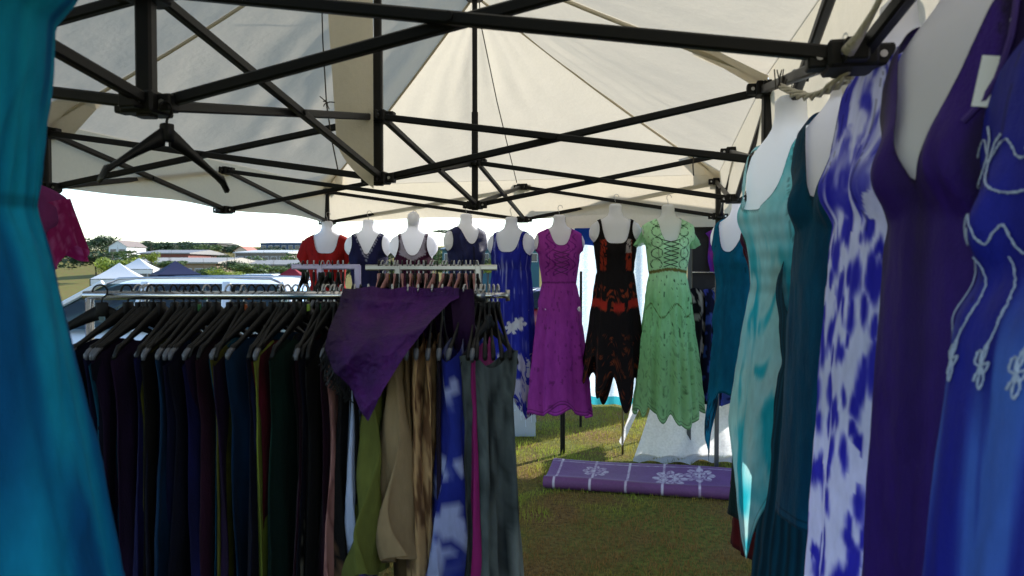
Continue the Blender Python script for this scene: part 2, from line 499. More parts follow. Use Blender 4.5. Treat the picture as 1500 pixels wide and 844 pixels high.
# ---- garments on hangers (flat, hung from a rail); local x = across the shoulders, y = thickness, z = 0 at the rail
def rail_garment(name, label, cat, loc, rz, cf, length=1.15, hw=.2, hem=.2, thick=.018, seed=0, mat='cotton', group=None, nx=44, nz=44, neck=.10, sl=0.0, sway=0.0, foldk=2):
    r = np.random.default_rng(seed)
    r_top = r.uniform(-.078, -.056); ph = r.uniform(0, 6.28, 6); r_sw = (r.uniform(-.03, .03), r.uniform(.002, .012), r.uniform(-.03, .03))
    def pos(TH, S):
        c = np.cos(TH); s = np.sin(TH)
        wid = np.where(S < .15, hw - .025 * (S / .15), hw - .025 + (hem - hw + .025) * ((S - .15) / .85))
        x = wid * np.sign(c) * np.abs(c) ** .8
        sh = r_top - .095 * (np.abs(x) / .19) ** 1.1
        sh = sh - neck * np.exp(-(x / .06) ** 2)
        zb = -length + .02 * np.sin(6 * c + ph[0]) + .03 * c * r.uniform(-1, 1)
        z = sh * (1 - S) + zb * S
        t = thick * (.45 + .8 * S ** .6) + .003
        y = t * s * (1 + .35 * np.sin(5 * TH + ph[1] + 2 * S))
        y = y + S ** .8 * (.020 * np.sin(foldk * 9 * x / .2 + ph[2] + 3 * S) + .014 * np.sin(foldk * 5 * x / .2 + ph[3] - 4 * S) + .010 * (2 * wfbm(x * 22 + seed, z * 7, seed, 2) - 1)) * (thick / .018) ** .5
        y = y + sway * S + r_sw[0] * S ** 1.5 + r_sw[1] * np.sin(S * 5 + ph[5]) * S
        x = x + r_sw[2] * S * np.sin(S * 3 + ph[3])
        x = x * (1 + .05 * np.sin(7 * S + ph[4]) * S)
        return x, y, z
    th = np.linspace(0, 2 * np.pi, nx + 1)[:-1]
    root_o = build_grid(name, pos, th, np.linspace(0, 1, nz), True, None, cf, M[mat])
    root_o.location = loc; root_o.rotation_euler = (0, 0, rz)
    tag(root_o, label, cat, group)
    return root_o

def hanger_meshes():
    b = MB()
    n = 13
    for side in (-1, 1):
        vs_ = []; fs = []
        for i in range(n):
            t = i / (n - 1); x = side * (.008 + .18 * t)
            z = -.062 - .088 * t ** 1.15 - (.012 if i == n - 1 else 0)
            h = .026 * (1 - t) ** 1.6 + .008 + .006 * math.exp(-((t - .93) / .08) ** 2)
            w = .0032 + .003 * sm(t, .55, .95)
            w = float(w)
            for (yy, zz) in ((-w, h * .3), (-w * .6, h), (w * .6, h), (w, h * .3), (w * .6, -h * .3), (-w * .6, -h * .3)):
                vs_.append((x, yy, z + zz - .008))
        for i in range(n - 1):
            for k in range(6):
                j = (k + 1) % 6; fs.append((i * 6 + k, i * 6 + j, i * 6 + 6 + j, i * 6 + 6 + k))
        fs.append(tuple(range(6))); fs.append(tuple(range((n - 1) * 6, n * 6)))
        b.add(vs_, fs)
    b.box((-.016, -.006, -.07), (.016, .006, -.03), .003)
    hk = MB(); pts = [(0, 0, -.04), (0, 0, -.024)]
    for i in range(12):
        a = R(-70 + i * 23); pts.append((.0185 * math.cos(a) - .004, 0, -.0005 + .0185 * math.sin(a)))
    hk.tube(pts, .0026, 6)
    t = MB(); t.box((-.009, -.0075, -.056), (.009, .0075, -.036), .002)
    wire = MB(); wire.tube([(-.17, 0, -.16), (.17, 0, -.16)], .0022, 6)
    gs = []
    for side in (-1, 1):
        g = MB(); gs.append(g)
        g.tube([(side * .166, 0, -.142), (side * .180, 0, -.150), (side * .190, 0, -.160), (side * .1925, 0, -.172)], [.006, .0072, .007, .004], 8)
    return b, hk, t, wire, gs
_hb, _hh, _ht, _hw, _hg = hanger_meshes()
HGRIP = [g_.mesh('shoulder_grip', M['hanger_grey'], True) for g_ in _hg]
HB = {k: _hb.mesh('hanger_arms', M[k], True) for k in ('hanger', 'hanger_grey', 'hanger_pink')}
HH = {'steel': _hh.mesh('hanger_hook', M['steel'], True), 'hanger': _hh.mesh('hanger_hook', M['hanger'], True)}
HW = _hw.mesh('trouser_bar', M['steel'], True)
TAGM = {}
def tagmesh(c):
    if c not in TAGM: TAGM[c] = _ht.mesh('size_marker', mat_pbr('size_marker_plastic', c, .4, 0, .05))
    return TAGM[c]
def hanger(loc, rz, label, group, body='hanger', hook='hanger', marker=None, bar=False):
    t = empty('clothes_hanger', loc, rz, label, 'hanger', group)
    link('hanger_arms', HB['hanger' if body == 'hanger_grey' else body], t); link('hanger_hook', HH[hook], t)
    if marker: link('size_marker', tagmesh(marker), t)
    if body == 'hanger_grey':
        for g_ in HGRIP: link('shoulder_grip', g_, t)
    if bar: link('trouser_bar', HW, t)
    return t
# ------------------------------------------------------------------ terrain
def T(x, y):
    x = np.asarray(x, float); y = np.asarray(y, float)
    d = y
    z = -1.9 * sm(d, 12, 42) - 1.6 * sm(d, 50, 90)
    z = z + 12.5 * sm(d, 110, 300) + 3.0 * sm(d, 300, 700)
    z = z + sm(d, 120, 260) * (2.2 * np.sin(x * .018 + 1.0) + 1.2 * np.sin(x * .047))
    return z
def ground_material():
    m, nt, out = mat_new('lawn'); N = nt.nodes; K = nt.links
    b = N.new('ShaderNodeBsdfPrincipled'); b.inputs['Roughness'].default_value = .95; b.inputs['Specular IOR Level'].default_value = .1
    tc = N.new('ShaderNodeTexCoord')
    def noise(s, d=5):
        n = N.new('ShaderNodeTexNoise'); n.inputs['Scale'].default_value = s; n.inputs['Detail'].default_value = d; K.new(tc.outputs['Object'], n.inputs['Vector']); return n
    def ramp(src, p0, c0, p1, c1):
        r = N.new('ShaderNodeValToRGB'); r.color_ramp.elements[0].position = p0; r.color_ramp.elements[0].color = L4(c0)
        r.color_ramp.elements[1].position = p1; r.color_ramp.elements[1].color = L4(c1); K.new(src, r.inputs[0]); return r
    r1 = ramp(noise(28, 8).outputs[0], .3, (74, 76, 36), .7, (122, 128, 58))
    r2 = ramp(noise(36, 8).outputs[0], .3, (80, 62, 36), .7, (140, 116, 70))
    n3 = noise(1.6, 5)
    mr = N.new('ShaderNodeMapRange'); mr.inputs[1].default_value = .42; mr.inputs[2].default_value = .6
    K.new(n3.outputs[0], mr.inputs[0])
    mx = N.new('ShaderNodeMix'); mx.data_type = 'RGBA'
    K.new(mr.outputs[0], mx.inputs[0]); K.new(r1.outputs[0], mx.inputs[6]); K.new(r2.outputs[0], mx.inputs[7])
    K.new(mx.outputs[2], b.inputs['Base Color'])
    bp = N.new('ShaderNodeBump'); bp.inputs['Strength'].default_value = .8; bp.inputs['Distance'].default_value = .03
    K.new(noise(70, 6).outputs[0], bp.inputs['Height']); K.new(bp.outputs[0], b.inputs['Normal']); K.new(b.outputs[0], out.inputs[0])
    return m
M['lawn'] = ground_material()
def ground():
    ys = np.concatenate([np.linspace(-25, 12, 12), np.linspace(14, 120, 54), np.linspace(125, 340, 44), np.linspace(360, 1600, 14)])
    xs = np.concatenate([np.linspace(-1200, -220, 10), np.linspace(-200, 200, 61), np.linspace(220, 1200, 10)])
    X, Y = np.meshgrid(xs, ys); Z = T(X, Y)
    V = np.stack([X, Y, Z], -1).reshape(-1, 3); nr, nc = X.shape
    idx = np.arange(nr * nc).reshape(nr, nc)
    Q = np.stack([idx[:-1, :-1], idx[:-1, 1:], idx[1:, 1:], idx[1:, :-1]], -1).reshape(-1, 4)
    me = bpy.data.meshes.new('ground'); me.from_pydata(V.tolist(), [], Q.tolist()); me.materials.append(M['lawn']); me.shade_smooth()
    o = link('ground', me); tag(o, 'trodden lawn sloping away to the valley and hills', 'lawn', kind='structure')
ground()

def grass():
    n = 90000
    y = 3.7 + (rng.random(n) ** 1.35) * 8.5
    x = -1.6 + rng.random(n) * (3.2 + .28 * y)
    dry = sm(fbm(x * 1.6, y * 1.6, 5), .42, .62)
    dry = np.clip(dry * (1.15 - .75 * sm(y, 4.9, 5.8)) + (y < 5.05 + .3 * np.sin(x * 4)) * (.5 + .5 * rng.random(n)) * sm(fbm(x * 2.2, y * 2.2, 77), .3, .55), 0, 1)
    hgt = rng.uniform(.016, .042, n) * (1 - .35 * dry) * (.75 + .9 * sm(fbm(x * 7, y * 7, 21), .45, .7)); w = rng.uniform(.0014, .0026, n)
    a = rng.uniform(0, 6.28, n); lean = rng.uniform(0, .9, n) * hgt; la = rng.uniform(0, 6.28, n)
    dx = np.cos(a) * w; dy = np.sin(a) * w; tx = np.cos(la) * lean; ty = np.sin(la) * lean
    z = np.zeros(n)
    v = np.stack([np.stack([x - dx, y - dy, z], -1), np.stack([x + dx, y + dy, z], -1),
                  np.stack([x + tx * .4 + dx * .7, y + ty * .4 + dy * .7, hgt * .6], -1), np.stack([x + tx * .4 - dx * .7, y + ty * .4 - dy * .7, hgt * .6], -1),
                  np.stack([x + tx, y + ty, hgt], -1)], 1)
    i = np.arange(n)[:, None] * 5
    q = (i + np.array([[0, 1, 2, 3]])).tolist(); t = (i + np.array([[3, 2, 4]])).tolist()
    me = bpy.data.meshes.new('grass'); me.from_pydata(v.reshape(-1, 3).tolist(), [], q + t)
    c = mixc((152, 168, 62), (150, 112, 66), dry * .9 + .1 * rng.random(n)) * rng.uniform(.84, 1.14, n)[:, None]
    rgba = np.ones((n, 5, 4), np.float32); rgba[:, :, :3] = lin(np.clip(c, 0, 255))[:, None, :]
    at = me.attributes.new('Col', 'FLOAT_COLOR', 'POINT'); at.data.foreach_set('color', rgba.ravel())
    m = mat_cloth('grass_blade', .35, .7, 0, 0, 5)
    me.materials.append(m); o = link('grass', me)
    tag(o, 'short green and dry brown grass blades of the lawn', 'grass', kind='stuff')
grass()

# ------------------------------------------------------------------ the big pop-up tent
ZL, ZU, ZE = 1.917, 2.172, 2.225
ND = {'N0': (-1.135, .326), 'N1': (-.830, 1.795), 'N2': (-.558, 3.294), 'N3': (-.223, 4.738), 'N4': (.086, 6.20),
      'R0': (.46, -.05), 'R1': (.595, 1.396), 'R2': (.90, 2.78), 'R3': (1.21, 4.30), 'R4': (1.52, 5.80),
      'L0': (-2.75, .72), 'L1': (-2.45, 2.20), 'L2': (-2.18, 3.69), 'L3': (-1.88, 5.14), 'L4': (-1.55, 6.60)}
def nd(k, z): return Vector((*ND[k], z))
tent = empty('popup_tent', (*ND['N2'], 0), 0, 'large white canopy tent on a black folding scissor frame, sheltering the dresses', 'tent')
TO = Vector((*ND['N2'], 0))
def tp(p): return Vector(p) - TO
def truss(a, b):
    for s_, (p, q) in ((1, (nd(a, ZU), nd(b, ZL))), (-1, (nd(a, ZL), nd(b, ZU)))):
        d = (q - p).normalized(); side = Vector((d.y, -d.x, 0)).normalized() * .0155 * s_
        mb = MB(); mb.bar(tp(p + side + d * .03), tp(q + side - d * .03), .023, .027, .18); mb.build('truss_bar', M['frame'], tent)
    mid = (nd(a, ZU) + nd(b, ZL)) / 2; d = (nd(b, 0) - nd(a, 0)).normalized(); sd = Vector((d.y, -d.x, 0))
    MB().tube([tp(mid - sd * .034), tp(mid + sd * .034)], .009, 10).build('pivot_bolt', M['joint'], tent)
pairs = [('N0', 'N1'), ('N1', 'N2'), ('N2', 'N3'), ('N3', 'N4'), ('L4', 'N4'), ('N4', 'R4'), ('L0', 'N0'), ('N0', 'R0')]
for i in (1, 2, 3): pairs += [('N%d' % i, 'R%d' % i), ('L%d' % i, 'N%d' % i)]
for i in range(4): pairs += [('R%d' % i, 'R%d' % (i + 1)), ('L%d' % i, 'L%d' % (i + 1))]
for a, b in pairs: truss(a, b)
SCREW = MB().tube([(0, -.0225, 0), (0, .0225, 0)], .0065, 8).mesh('joint_screw', M['steel'])
for k in ND:
    x, y = ND[k]; yaw = R(-11.7)
    for z in (ZL, ZU):
        mb = MB(); mb.box((-.042, -.042, -.024), (.042, .042, .024), .006)
        for sx, sy in ((1, 0), (-1, 0), (0, 1), (0, -1)):
            mb.box((sx * .052 - .02, sy * .052 - .02, -.019), (sx * .052 + .02, sy * .052 + .02, .019), .004)
        o = mb.build('corner_joint', M['joint'], tent); o.location = tp((x, y, z)); o.rotation_euler = (0, 0, yaw)
        for q_, ang in (((.052, 0), 0), ((-.052, 0), 0), ((0, .052), 90), ((0, -.052), 90)):
            o = link('joint_screw', SCREW, tent); c_, s_ = math.cos(yaw), math.sin(yaw)
            o.location = tp((x + q_[0] * c_ - q_[1] * s_, y + q_[0] * s_ + q_[1] * c_, z)); o.rotation_euler = (0, 0, yaw + R(ang))
PEAK = {'N1': 3.18, 'N2': 3.02, 'N3': 3.18}
for k in PEAK:
    x, y = ND[k]; mb = MB()
    mb.bar(tp((x, y, ZL - .03)), tp((x, y, ZU + .30)), .038, .038, .15)
    mb.build('centre_pole', M['frame'], tent)
    MB().bar(tp((x, y, ZU + .28)), tp((x, y, PEAK[k] - .02)), .030, .030, .15).build('centre_pole_extension', M['frame'], tent)
    MB().lathe([(.05, -.03), (.055, -.015), (.03, 0)], 16, tp((x, y, PEAK[k] - .012))).build('pole_cap', M['joint'], tent)
for k in ('L0', 'L2', 'L4', 'R0', 'R2', 'R4'):
    x, y = ND[k]
    MB().bar(tp((x, y, .9)), tp((x, y, ZU + .03)), .036, .036, .15).build('leg', M['frame'], tent)
    MB().bar(tp((x, y, .01)), tp((x, y, .95)), .029, .029, .15).build('leg_extension', M['frame_alu'], tent)
    MB().box(tuple(tp((x - .05, y - .05, 0.004))), tuple(tp((x + .05, y + .05, .014))), .004).build('foot_plate', M['steel'], tent)

def roof_pt(p, q, t): return Vector(p).lerp(Vector(q), t)
def panel(name, e0, e1, r0, r1, seed, nu=70, nv=40, sag=.05):
    e0, e1, r0, r1 = [np.array(tp(v)) for v in (e0, e1, r0, r1)]
    def pos(TH, S):
        top = r0 + (r1 - r0) * TH[..., None]; bot = e0 + (e1 - e0) * TH[..., None]
        p = top + (bot - top) * S[..., None]
        z = p[..., 2] - sag * np.sin(np.pi * S) * (.6 + .4 * np.sin(np.pi * TH)) - .035 * np.sin(np.pi * S) * np.abs(np.sin(2 * np.pi * TH))
        z = z + .012 * np.sin(np.pi * TH) * np.sin(S * 3.14) * (2 * fbm(TH * 7 + seed, S * 5, seed) - 1) * 2
        # tension creases fanning down from the peak
        z = z + .006 * np.sin(np.pi * TH) * np.sin(np.pi * S) * np.sin(46 * TH + 3 * np.sin(5 * S))
        return p[..., 0], p[..., 1], z
    return build_grid(name, pos, np.linspace(0, 1, nu), np.linspace(0, 1, nv), False, None, None, M['canopy'], tent)
E = {k: nd(k, ZE) for k in ND}
pk = {k: nd(k, PEAK[k]) for k in PEAK}
panel('roof_panel', E['L0'], E['L2'], pk['N1'], pk['N2'], 1)
panel('roof_panel', E['L2'], E['L4'], pk['N2'], pk['N3'], 2)
panel('roof_panel', E['R0'], E['R2'], pk['N1'], pk['N2'], 3)
panel('roof_panel', E['R2'], E['R4'], pk['N2'], pk['N3'], 4)
panel('roof_panel', E['L4'], E['R4'], pk['N3'], pk['N3'], 5)
panel('roof_panel', E['L0'], E['R0'], pk['N1'], pk['N1'], 6)
for a, b in ((pk['N3'], E['L4']), (pk['N3'], E['R4']), (pk['N2'], E['L2']), (pk['N2'], E['R2']), (pk['N1'], E['L0']), (pk['N1'], E['R0'])):
    pts = []
    for i in range(13):
        p = roof_pt(a, b, i / 12); p.z -= .012 + .03 * math.sin(math.pi * i / 12); pts.append(tp(p))
    MB().tube(pts, .008, 8).build('seam_piping', M['canopy'], tent, True)
def valance(a, b, seed, out, h=.31):
    a = tp(a); b = tp(b); d = (b - a)
    nrm = Vector((d.y, -d.x, 0)).normalized() * out
    def pos(TH, S):
        w = .012 * np.sin(9 * TH + seed) * S + .008 * np.sin(23 * TH + 2 * seed) * S + .02 * S
        scal = .018 * np.abs(np.sin(2 * np.pi * TH)) * S
        return a.x + d.x * TH + nrm.x * w, a.y + d.y * TH + nrm.y * w, a.z + .0 - (h * S) + scal + .006 * np.sin(15 * TH + seed) * S
    build_grid('valance', pos, np.linspace(0, 1, 90), np.linspace(0, 1, 10), False, None, None, M['canopy'], tent)
for i_, (a_, b_, s__) in enumerate((('L0', 'L2', -1), ('L2', 'L4', -1), ('L4', 'R4', -1), ('R0', 'R2', 1), ('R2', 'R4', 1), ('L0', 'R0', 1))):
    valance(E[a_] + Vector((0, 0, .004)), E[b_] + Vector((0, 0, .004)), i_ + 1, s__)
# reinforcement flaps sewn inside the canopy
for k, sx in (('R2', -1), ('L2', 1), ('R4', -1), ('L4', 1)):
    x, y = ND[k]
    mb = MB(); p = tp((x, y, ZE - .02)); c = Vector(ND['N2'] if k[1] == '2' else ND['N3']).to_3d(); dirn = (c - Vector((x, y, 0))).normalized(); sd = Vector((dirn.y, -dirn.x, 0))
    up = Vector((0, 0, .52))
    mb.add([p - sd * .16 + Vector((0, 0, -.02)), p + sd * .16 + Vector((0, 0, -.02)), p + sd * .10 + dirn * .26 + up * .28, p - sd * .10 + dirn * .26 + up * .28], [(0, 1, 2, 3)])
    mb.build('reinforcement_patch', M['canopy'], tent)

# a strip of white cloth tied up beside the middle pole
def strip():
    o_ = empty('hanging_cloth_strip', P(515, 30, 3.20), 0, 'narrow white cloth strip tied vertically beside the middle roof pole', 'cloth')
    base = P(515, 30, 3.20)
    def pos(TH, S):
        px = 478 + 70 * TH + 16 * S * (1 - TH); bottom = 205 + 72 * TH ** .6
        py = -60 + (bottom + 60) * S
        D = 3.20 + .015 * np.sin(5 * TH + 4 * S) + .04 * (1 - TH)
        return (px - 750) / F * D - base.x, D - base.y, EYE + (390 - py) / F * D - base.z
    build_grid('cloth_panel', pos, np.linspace(0, 1, 16), np.linspace(0, 1, 40), False, None, None, M['canopy'], o_)
    mb = MB(); pts = [P(473, -60, 3.18) - base, P(475, 60, 3.17) - base, P(480, 155, 3.16) - base, P(488, 210, 3.16) - base, P(496, 250, 3.17) - base]
    mb.tube(pts, .0028, 6); mb.build('tie_cord', M['cord'], o_)
    kn = MB(); c = P(481, 152, 3.15) - base
    r = random.Random(3)
    for k in range(7):
        e = Vector((r.uniform(-.03, .03), 0, r.uniform(-.03, .035)))
        kn.tube([c, c + e * .6 + Vector((0, -.01, 0)), c + e], .0022, 5)
    kn.build('cord_knot', M['cord'], o_)
strip()
# cords and rope ends left on the frame
def cord(label, pts, r=.003, mat='cord', name='cord'):
    base = Vector(pts[0]); o = MB().tube([Vector(p) - base for p in pts], r, 6).build(name, M[mat], None, True); o.location = base
    tag(o, label, 'cord'); return o
cord('thin grey cord running down the pale canopy from the ridge peak', [P(698, -60, 4.6), P(705, 40, 4.65), P(728, 150, 4.9), P(745, 220, 5.3), P(757, 268, 5.9)], .0035)
cord('short black cable tie dangling from the cross bar above the green dress', [P(1012, 222, 4.35), P(1015, 230, 4.33), P(1014, 243, 4.33), P(1015, 258, 4.33)], .004)
def rope_bundle():
    base = nd('R1', ZL - .03); o = empty('rope_bundle', base, 0, 'bundle of white cotton rope wound along the side frame above the mannequins', 'rope')
    mb = MB(); r = random.Random(5)
    a = nd('R1', ZL - .035) - base; b = P(1140, 130, 1.95) - base
    for k in range(4):
        pts = []
        for i in range(22):
            t = i / 21; q = a.lerp(b, t) + Vector((0, 0, -.025 * math.sin(math.pi * t))); an = 14 * t + k * 1.57
            rr = .006 + .004 * math.sin(9 * t + k)
            pts.append(q + Vector((rr * math.cos(an), 0, rr * math.sin(an))))
        mb.tube(pts, .0035, 6)
    mb.build('rope_coil', M['rope'], o, True)
    t = MB(); q = P(1248, 55, 1.32) - base
    t.tube([P(1300, -30, 1.2) - base, P(1275, 20, 1.25) - base, P(1255, 55, 1.3) - base, P(1238, 78, 1.33) - base], [.005, .005, .008, .012], 8)
    t.build('rope_tail', M['rope'], o, True)
    w = MB()
    for k in range(8):
        c = P(1140 + r.uniform(-6, 6), 132, 1.95 + r.uniform(-.02, .02)) - base
        w.tube([c, c + Vector((r.uniform(-.01, .01), 0, r.uniform(.02, .05)))], .0016, 5)
    w.build('cable_tie_ends', M['cord'], o)
rope_bundle()
# ------------------------------------------------------------------ far row of mannequins
def far_pt(px, ztop):
    """a point on the far side of the tent frame under the bar"""
    a, b = (Vector(ND['L4']), Vector(ND['N4'])) if px < 766 else (Vector(ND['N4']), Vector(ND['R4']))
    m = (px - 750) / F
    d = b - a; t = (m * a.y - a.x) / (d.x - m * d.y)
    q = a + d * t; q.y -= .06; q.x = m * q.y
    return Vector((q.x, q.y, ztop))
FG = 'mannequin torsos hung along the far tent bar'
def wm(off): return math.pi + off      # local +Y chest turned to face the camera

# purple dress
def col_purple(TH, S, x, y, z):
    c = mixc((182, 74, 182), (154, 58, 156), fbm(TH * 5, z * 9, 3))
    fr = np.sin(TH) > 0
    em = (np.abs(np.sin(x * 60 + 2 * np.sin(z * 45))) > .93) & (np.abs(x) > .03) & (np.abs(x) < .12) & (z > -.47) & fr
    c = np.where(em[..., None], C3(120, 34, 132), c)
    st = (vnoise(TH * 16, z * 22, 8) > .86) & (z < -.55)
    c = np.where(st[..., None], c * .8, c)
    return np.where((np.abs(z + .52) < .006)[..., None], c * .75, c)
p = far_pt(819, 1.945)
mannequin(p, wm(.10), 'white torso form wearing the long magenta-purple dress', FG)
dr, sf = dress('purple_dress', 'long magenta-purple sleeveless dress with laced bodice and uneven hem', 'dress', p, wm(.10),
   dict(nw=.088, nd=.235, pn=3, so=.168, rz=.115, zw=-.52, hem=-1.56, hw=.235, hd=.16, fold=.16, k=9, seed=4, mat='sheer', col=col_purple,
        hemf=lambda th: .09 * np.clip(np.sin(th), 0, 1) ** 2 + .03 * np.sin(5 * th)))
def lacing(root, sf, z0, z1, n, half, mat, r=.0022):
    mb = MB()
    for i in range(n):
        za = z0 + (z1 - z0) * i / n; zb = z0 + (z1 - z0) * (i + 1) / n
        for s_ in (-1, 1):
            pts = []
            for t in np.linspace(0, 1, 5):
                th = math.pi / 2 + s_ * half * (1 - 2 * t); pts.append(sf(th, za + (zb - za) * t, .004)[0])
            mb.tube(pts, r, 5)
    return mb.build('bodice_lacing', M[mat], root)
lacing(dr, sf, -.27, -.46, 5, .32, 'lacethread', .003)

# black dress with rust print
def col_black(TH, S, x, y, z):
    c = C3(20, 15, 17) * np.ones(TH.shape + (1,)) 
    fr = np.sin(TH) > -.2
    n = wfbm(TH * 13, z * 40, 4, 3)
    strip_ = (np.abs(np.abs(x) - .095) < .022) & (z > -.50) & (z < -.27) & (np.sin(TH) > 0)
    c = np.where((strip_ & (n > .42))[..., None], C3(140, 44, 26), c)
    wht = (np.abs(x - -.09) < .022) & (z > -.37) & (z < -.27) & (np.sin(TH) > 0)
    c = np.where((wht & (n > .4))[..., None], C3(150, 140, 140), c)
    band = (z < -.62 + .03 * np.sin(3 * TH)) & (z > -.80 + .02 * np.sin(3 * TH))
    c = np.where((band & (n > .60))[..., None], C3(126, 50, 26), c)
    red = (z < -.73 + .02 * np.sin(3 * TH)) & (z > -.79 + .02 * np.sin(3 * TH)) & fr
    c = np.where((red & (vnoise(TH * 3, z, 2) > .25))[..., None], C3(158, 40, 30), c)
    low = (z < -.98)
    c = np.where((low & (n > .66))[..., None], mixc((120, 54, 26), (74, 34, 18), fbm(TH * 8, z * 9, 9)), c)
    return c
p = far_pt(901, 2.02)
mannequin(p, wm(-.05), 'white torso form wearing the black and rust dress', FG)
dress('black_dress', 'black strappy dress with rust-red printed bands and pointed handkerchief hem', 'dress', p, wm(-.05),
   dict(nw=.112, nd=.30, pn=5, nb=.26, so=.122, rz=.125, zw=-.50, hem=-1.22, hw=.22, hd=.15, fold=.12, k=8, seed=9, mat='cotton', col=col_black, off=.012,
        hemf=lambda th: -.24 * np.abs(np.sin(4 * th + .5)) ** 2.2 + .10 * np.sin(2 * th + .9)))

# green dress
def col_green(TH, S, x, y, z):
    c = mixc((164, 220, 168), (138, 196, 140), fbm(TH * 4, z * 7, 6))
    c = mixc((196, 240, 200), c, sm(-z, .40, .75))  # backlit glow of the bodice put into the colour, paler upwards
    fr = np.sin(TH) > 0; ax = np.abs(x)
    # vine embroidery on the bodice
    vine = np.abs(np.sin(np.hypot((ax - .10) * 55, ((z * 55) % 4.4) - 2.2) * 1.6)) < .28
    vine = vine & (ax > .05) & (ax < .16) & (z > -.47) & fr
    c = np.where(vine[..., None], C3(50, 96, 62), c)
    belt = np.abs(z + .49 - .012 * np.cos(x * 18)) < .012
    c = np.where(belt[..., None], C3(120, 112, 62), c)
    arc = np.abs(z + .76 + .05 * np.cos(2.6 * TH * 2) + .02) < .006
    c = np.where(arc[..., None], C3(88, 118, 66), c)
    leaf = (vnoise(TH * 13, z * 34, 12) > .90) & (z < -.52)
    c = np.where(leaf[..., None], C3(48, 88, 56), c)
    low = mixc(c, C3(140, 180, 122), sm(-z, .85, 1.3) * .6)
    st = (fbm(TH * 18, z * 30, 3) > .68) & (z < -.8)
    return np.where(st[..., None], low * .82, low)
p = far_pt(978, 2.005)
mannequin(p, wm(.02), 'white torso form wearing the pale green dress', FG)
dr, sf = dress('green_dress', 'pale green crinkle dress with embroidered laced bodice and flutter sleeves', 'dress', p, wm(.02),
   dict(nw=.090, nd=.275, pn=3.2, so=.19, rz=.12, zw=-.50, hem=-1.52, hw=.225, hd=.17, fold=.15, k=13, seed=21, mat='sheer', col=col_green, off=.012,
        hemf=lambda th: -.09 * np.clip(np.sin(th - .5), 0, 1) ** 3 + .03 * np.sin(9 * th) + .02 * np.sin(17 * th + 1)))
for s_ in (-1, 1): sleeve(dr, s_, 'fine', solid((150, 206, 158), .15, 9), .13, .05, .07, .22, s_ + 3, 2.4)
lacing(dr, sf, -.26, -.46, 6, .30, 'darkcord', .003)

# blue crinkle dress
def col_blue(TH, S, x, y, z):
    n = vnoise(TH * 22 + .6 * np.sin(z * 8), z * 5, 3)
    c = mixc((22, 26, 130), (40, 50, 168), fbm(TH * 5, z * 4, 2))
    c = mixc(c, C3(140, 146, 205), sm(n, .66, .9) * (z > -.6) * .8)
    c = mixc(c, C3(150, 155, 205), (sm(n, .74, .9)) * .5)
    fr = np.sin(TH) > 0
    for (fx, fz) in ((-.045, -.86), (-.10, -.83), (.07, -1.3)):
        r = np.hypot(x - fx, z - fz); a = np.arctan2(z - fz, x - fx)
        c = np.where(((r < .055 * (.45 + .55 * np.abs(np.cos(3 * a)))) & fr)[..., None], C3(196, 196, 210), c)
    low = (z < -1.06) & (fbm(TH * 7, z * 18, 14, 4) > .47)
    return np.where(low[..., None], C3(160, 156, 180), c)
p = far_pt(749, 1.935)
mannequin(p, wm(-.35), 'white torso form wearing the royal blue tie-dye sundress', FG)
dr, sf = dress('blue_sundress', 'royal blue streaked sundress with thin straps and pale ragged hem', 'dress', p, wm(-.35),
   dict(nw=.108, nd=.275, pn=4, nb=.25, so=.122, rz=.14, zw=-.38, hem=-1.40, hw=.19, hd=.14, fold=.11, k=13, seed=31, mat='cotton', col=col_blue, off=.012,
        hemf=lambda th: -.16 * np.abs(np.sin(3 * th + .4)) ** 2))
mb = MB()
for i in range(26):
    th = i / 26 * 6.283; zz = -1.40 - .16 * abs(math.sin(3 * th + .4)) ** 2
    q = Vector(sf(th, zz, 0)[0]); mb.tube([q, q + Vector((.004, 0, -.03)), q + Vector((0, 0, -.07))], .0022, 4)
mb.build('hem_tassels', M['embroid'], dr)

# short tops further left: red, navy lace, wine camisole, navy
def col_plain(c, var=.14): return solid(c, var, 7)
p = far_pt(480, 1.925)
mannequin(p, wm(.05), 'white torso form wearing the red top at the tent corner', FG)
dr, sf = dress('red_top', 'dark red top with square neckline on the mannequin at the tent corner', 'top', p, wm(.05),
   dict(nw=.105, nd=.27, pn=5, so=.20, rz=.05, zw=-.52, hem=-.95, hw=.21, hd=.14, fold=.05, k=7, seed=41, mat='cotton', col=col_plain((146, 22, 20)), off=.012, nth=110, ns=90))
for s_ in (-1, 1): sleeve(dr, s_, 'cotton', solid((146, 22, 20)), .16, .075, .075, .05, s_ + 1, 1.6)
def col_navylace(TH, S, x, y, z):
    c = C3(28, 28, 66) * (1 + .15 * (2 * fbm(TH * 4, z * 8, 3) - 1))[..., None]
    zc = -.105 - .205 * np.clip(1 - np.abs(x) / .10, 0, 1)
    edge = (zc - z < .03) & (np.abs(x) < .115) & (np.sin(TH) > 0) & (z > -.35)
    return np.where((edge & (vnoise(TH * 40, z * 90, 4) > .45))[..., None], C3(150, 150, 170), c)
p = far_pt(540, 1.93)
mannequin(p, wm(.0), 'white torso form wearing the navy lace-edged vest', FG)
dress('navy_vest_dress', 'navy V-neck sleeveless dress edged with pale lace, beside the red top', 'dress', p, wm(.0),
   dict(nw=.10, nd=.31, pn=1, nb=.2, so=.122, rz=.14, zw=-.52, hem=-1.25, hw=.2, hd=.14, fold=.07, k=8, seed=43, mat='cotton', col=col_navylace, nth=110, ns=130))
p = far_pt(606, 1.925)
m_ = mannequin(p, wm(.03), 'white torso form with rounded head stub wearing the wine camisole', FG)
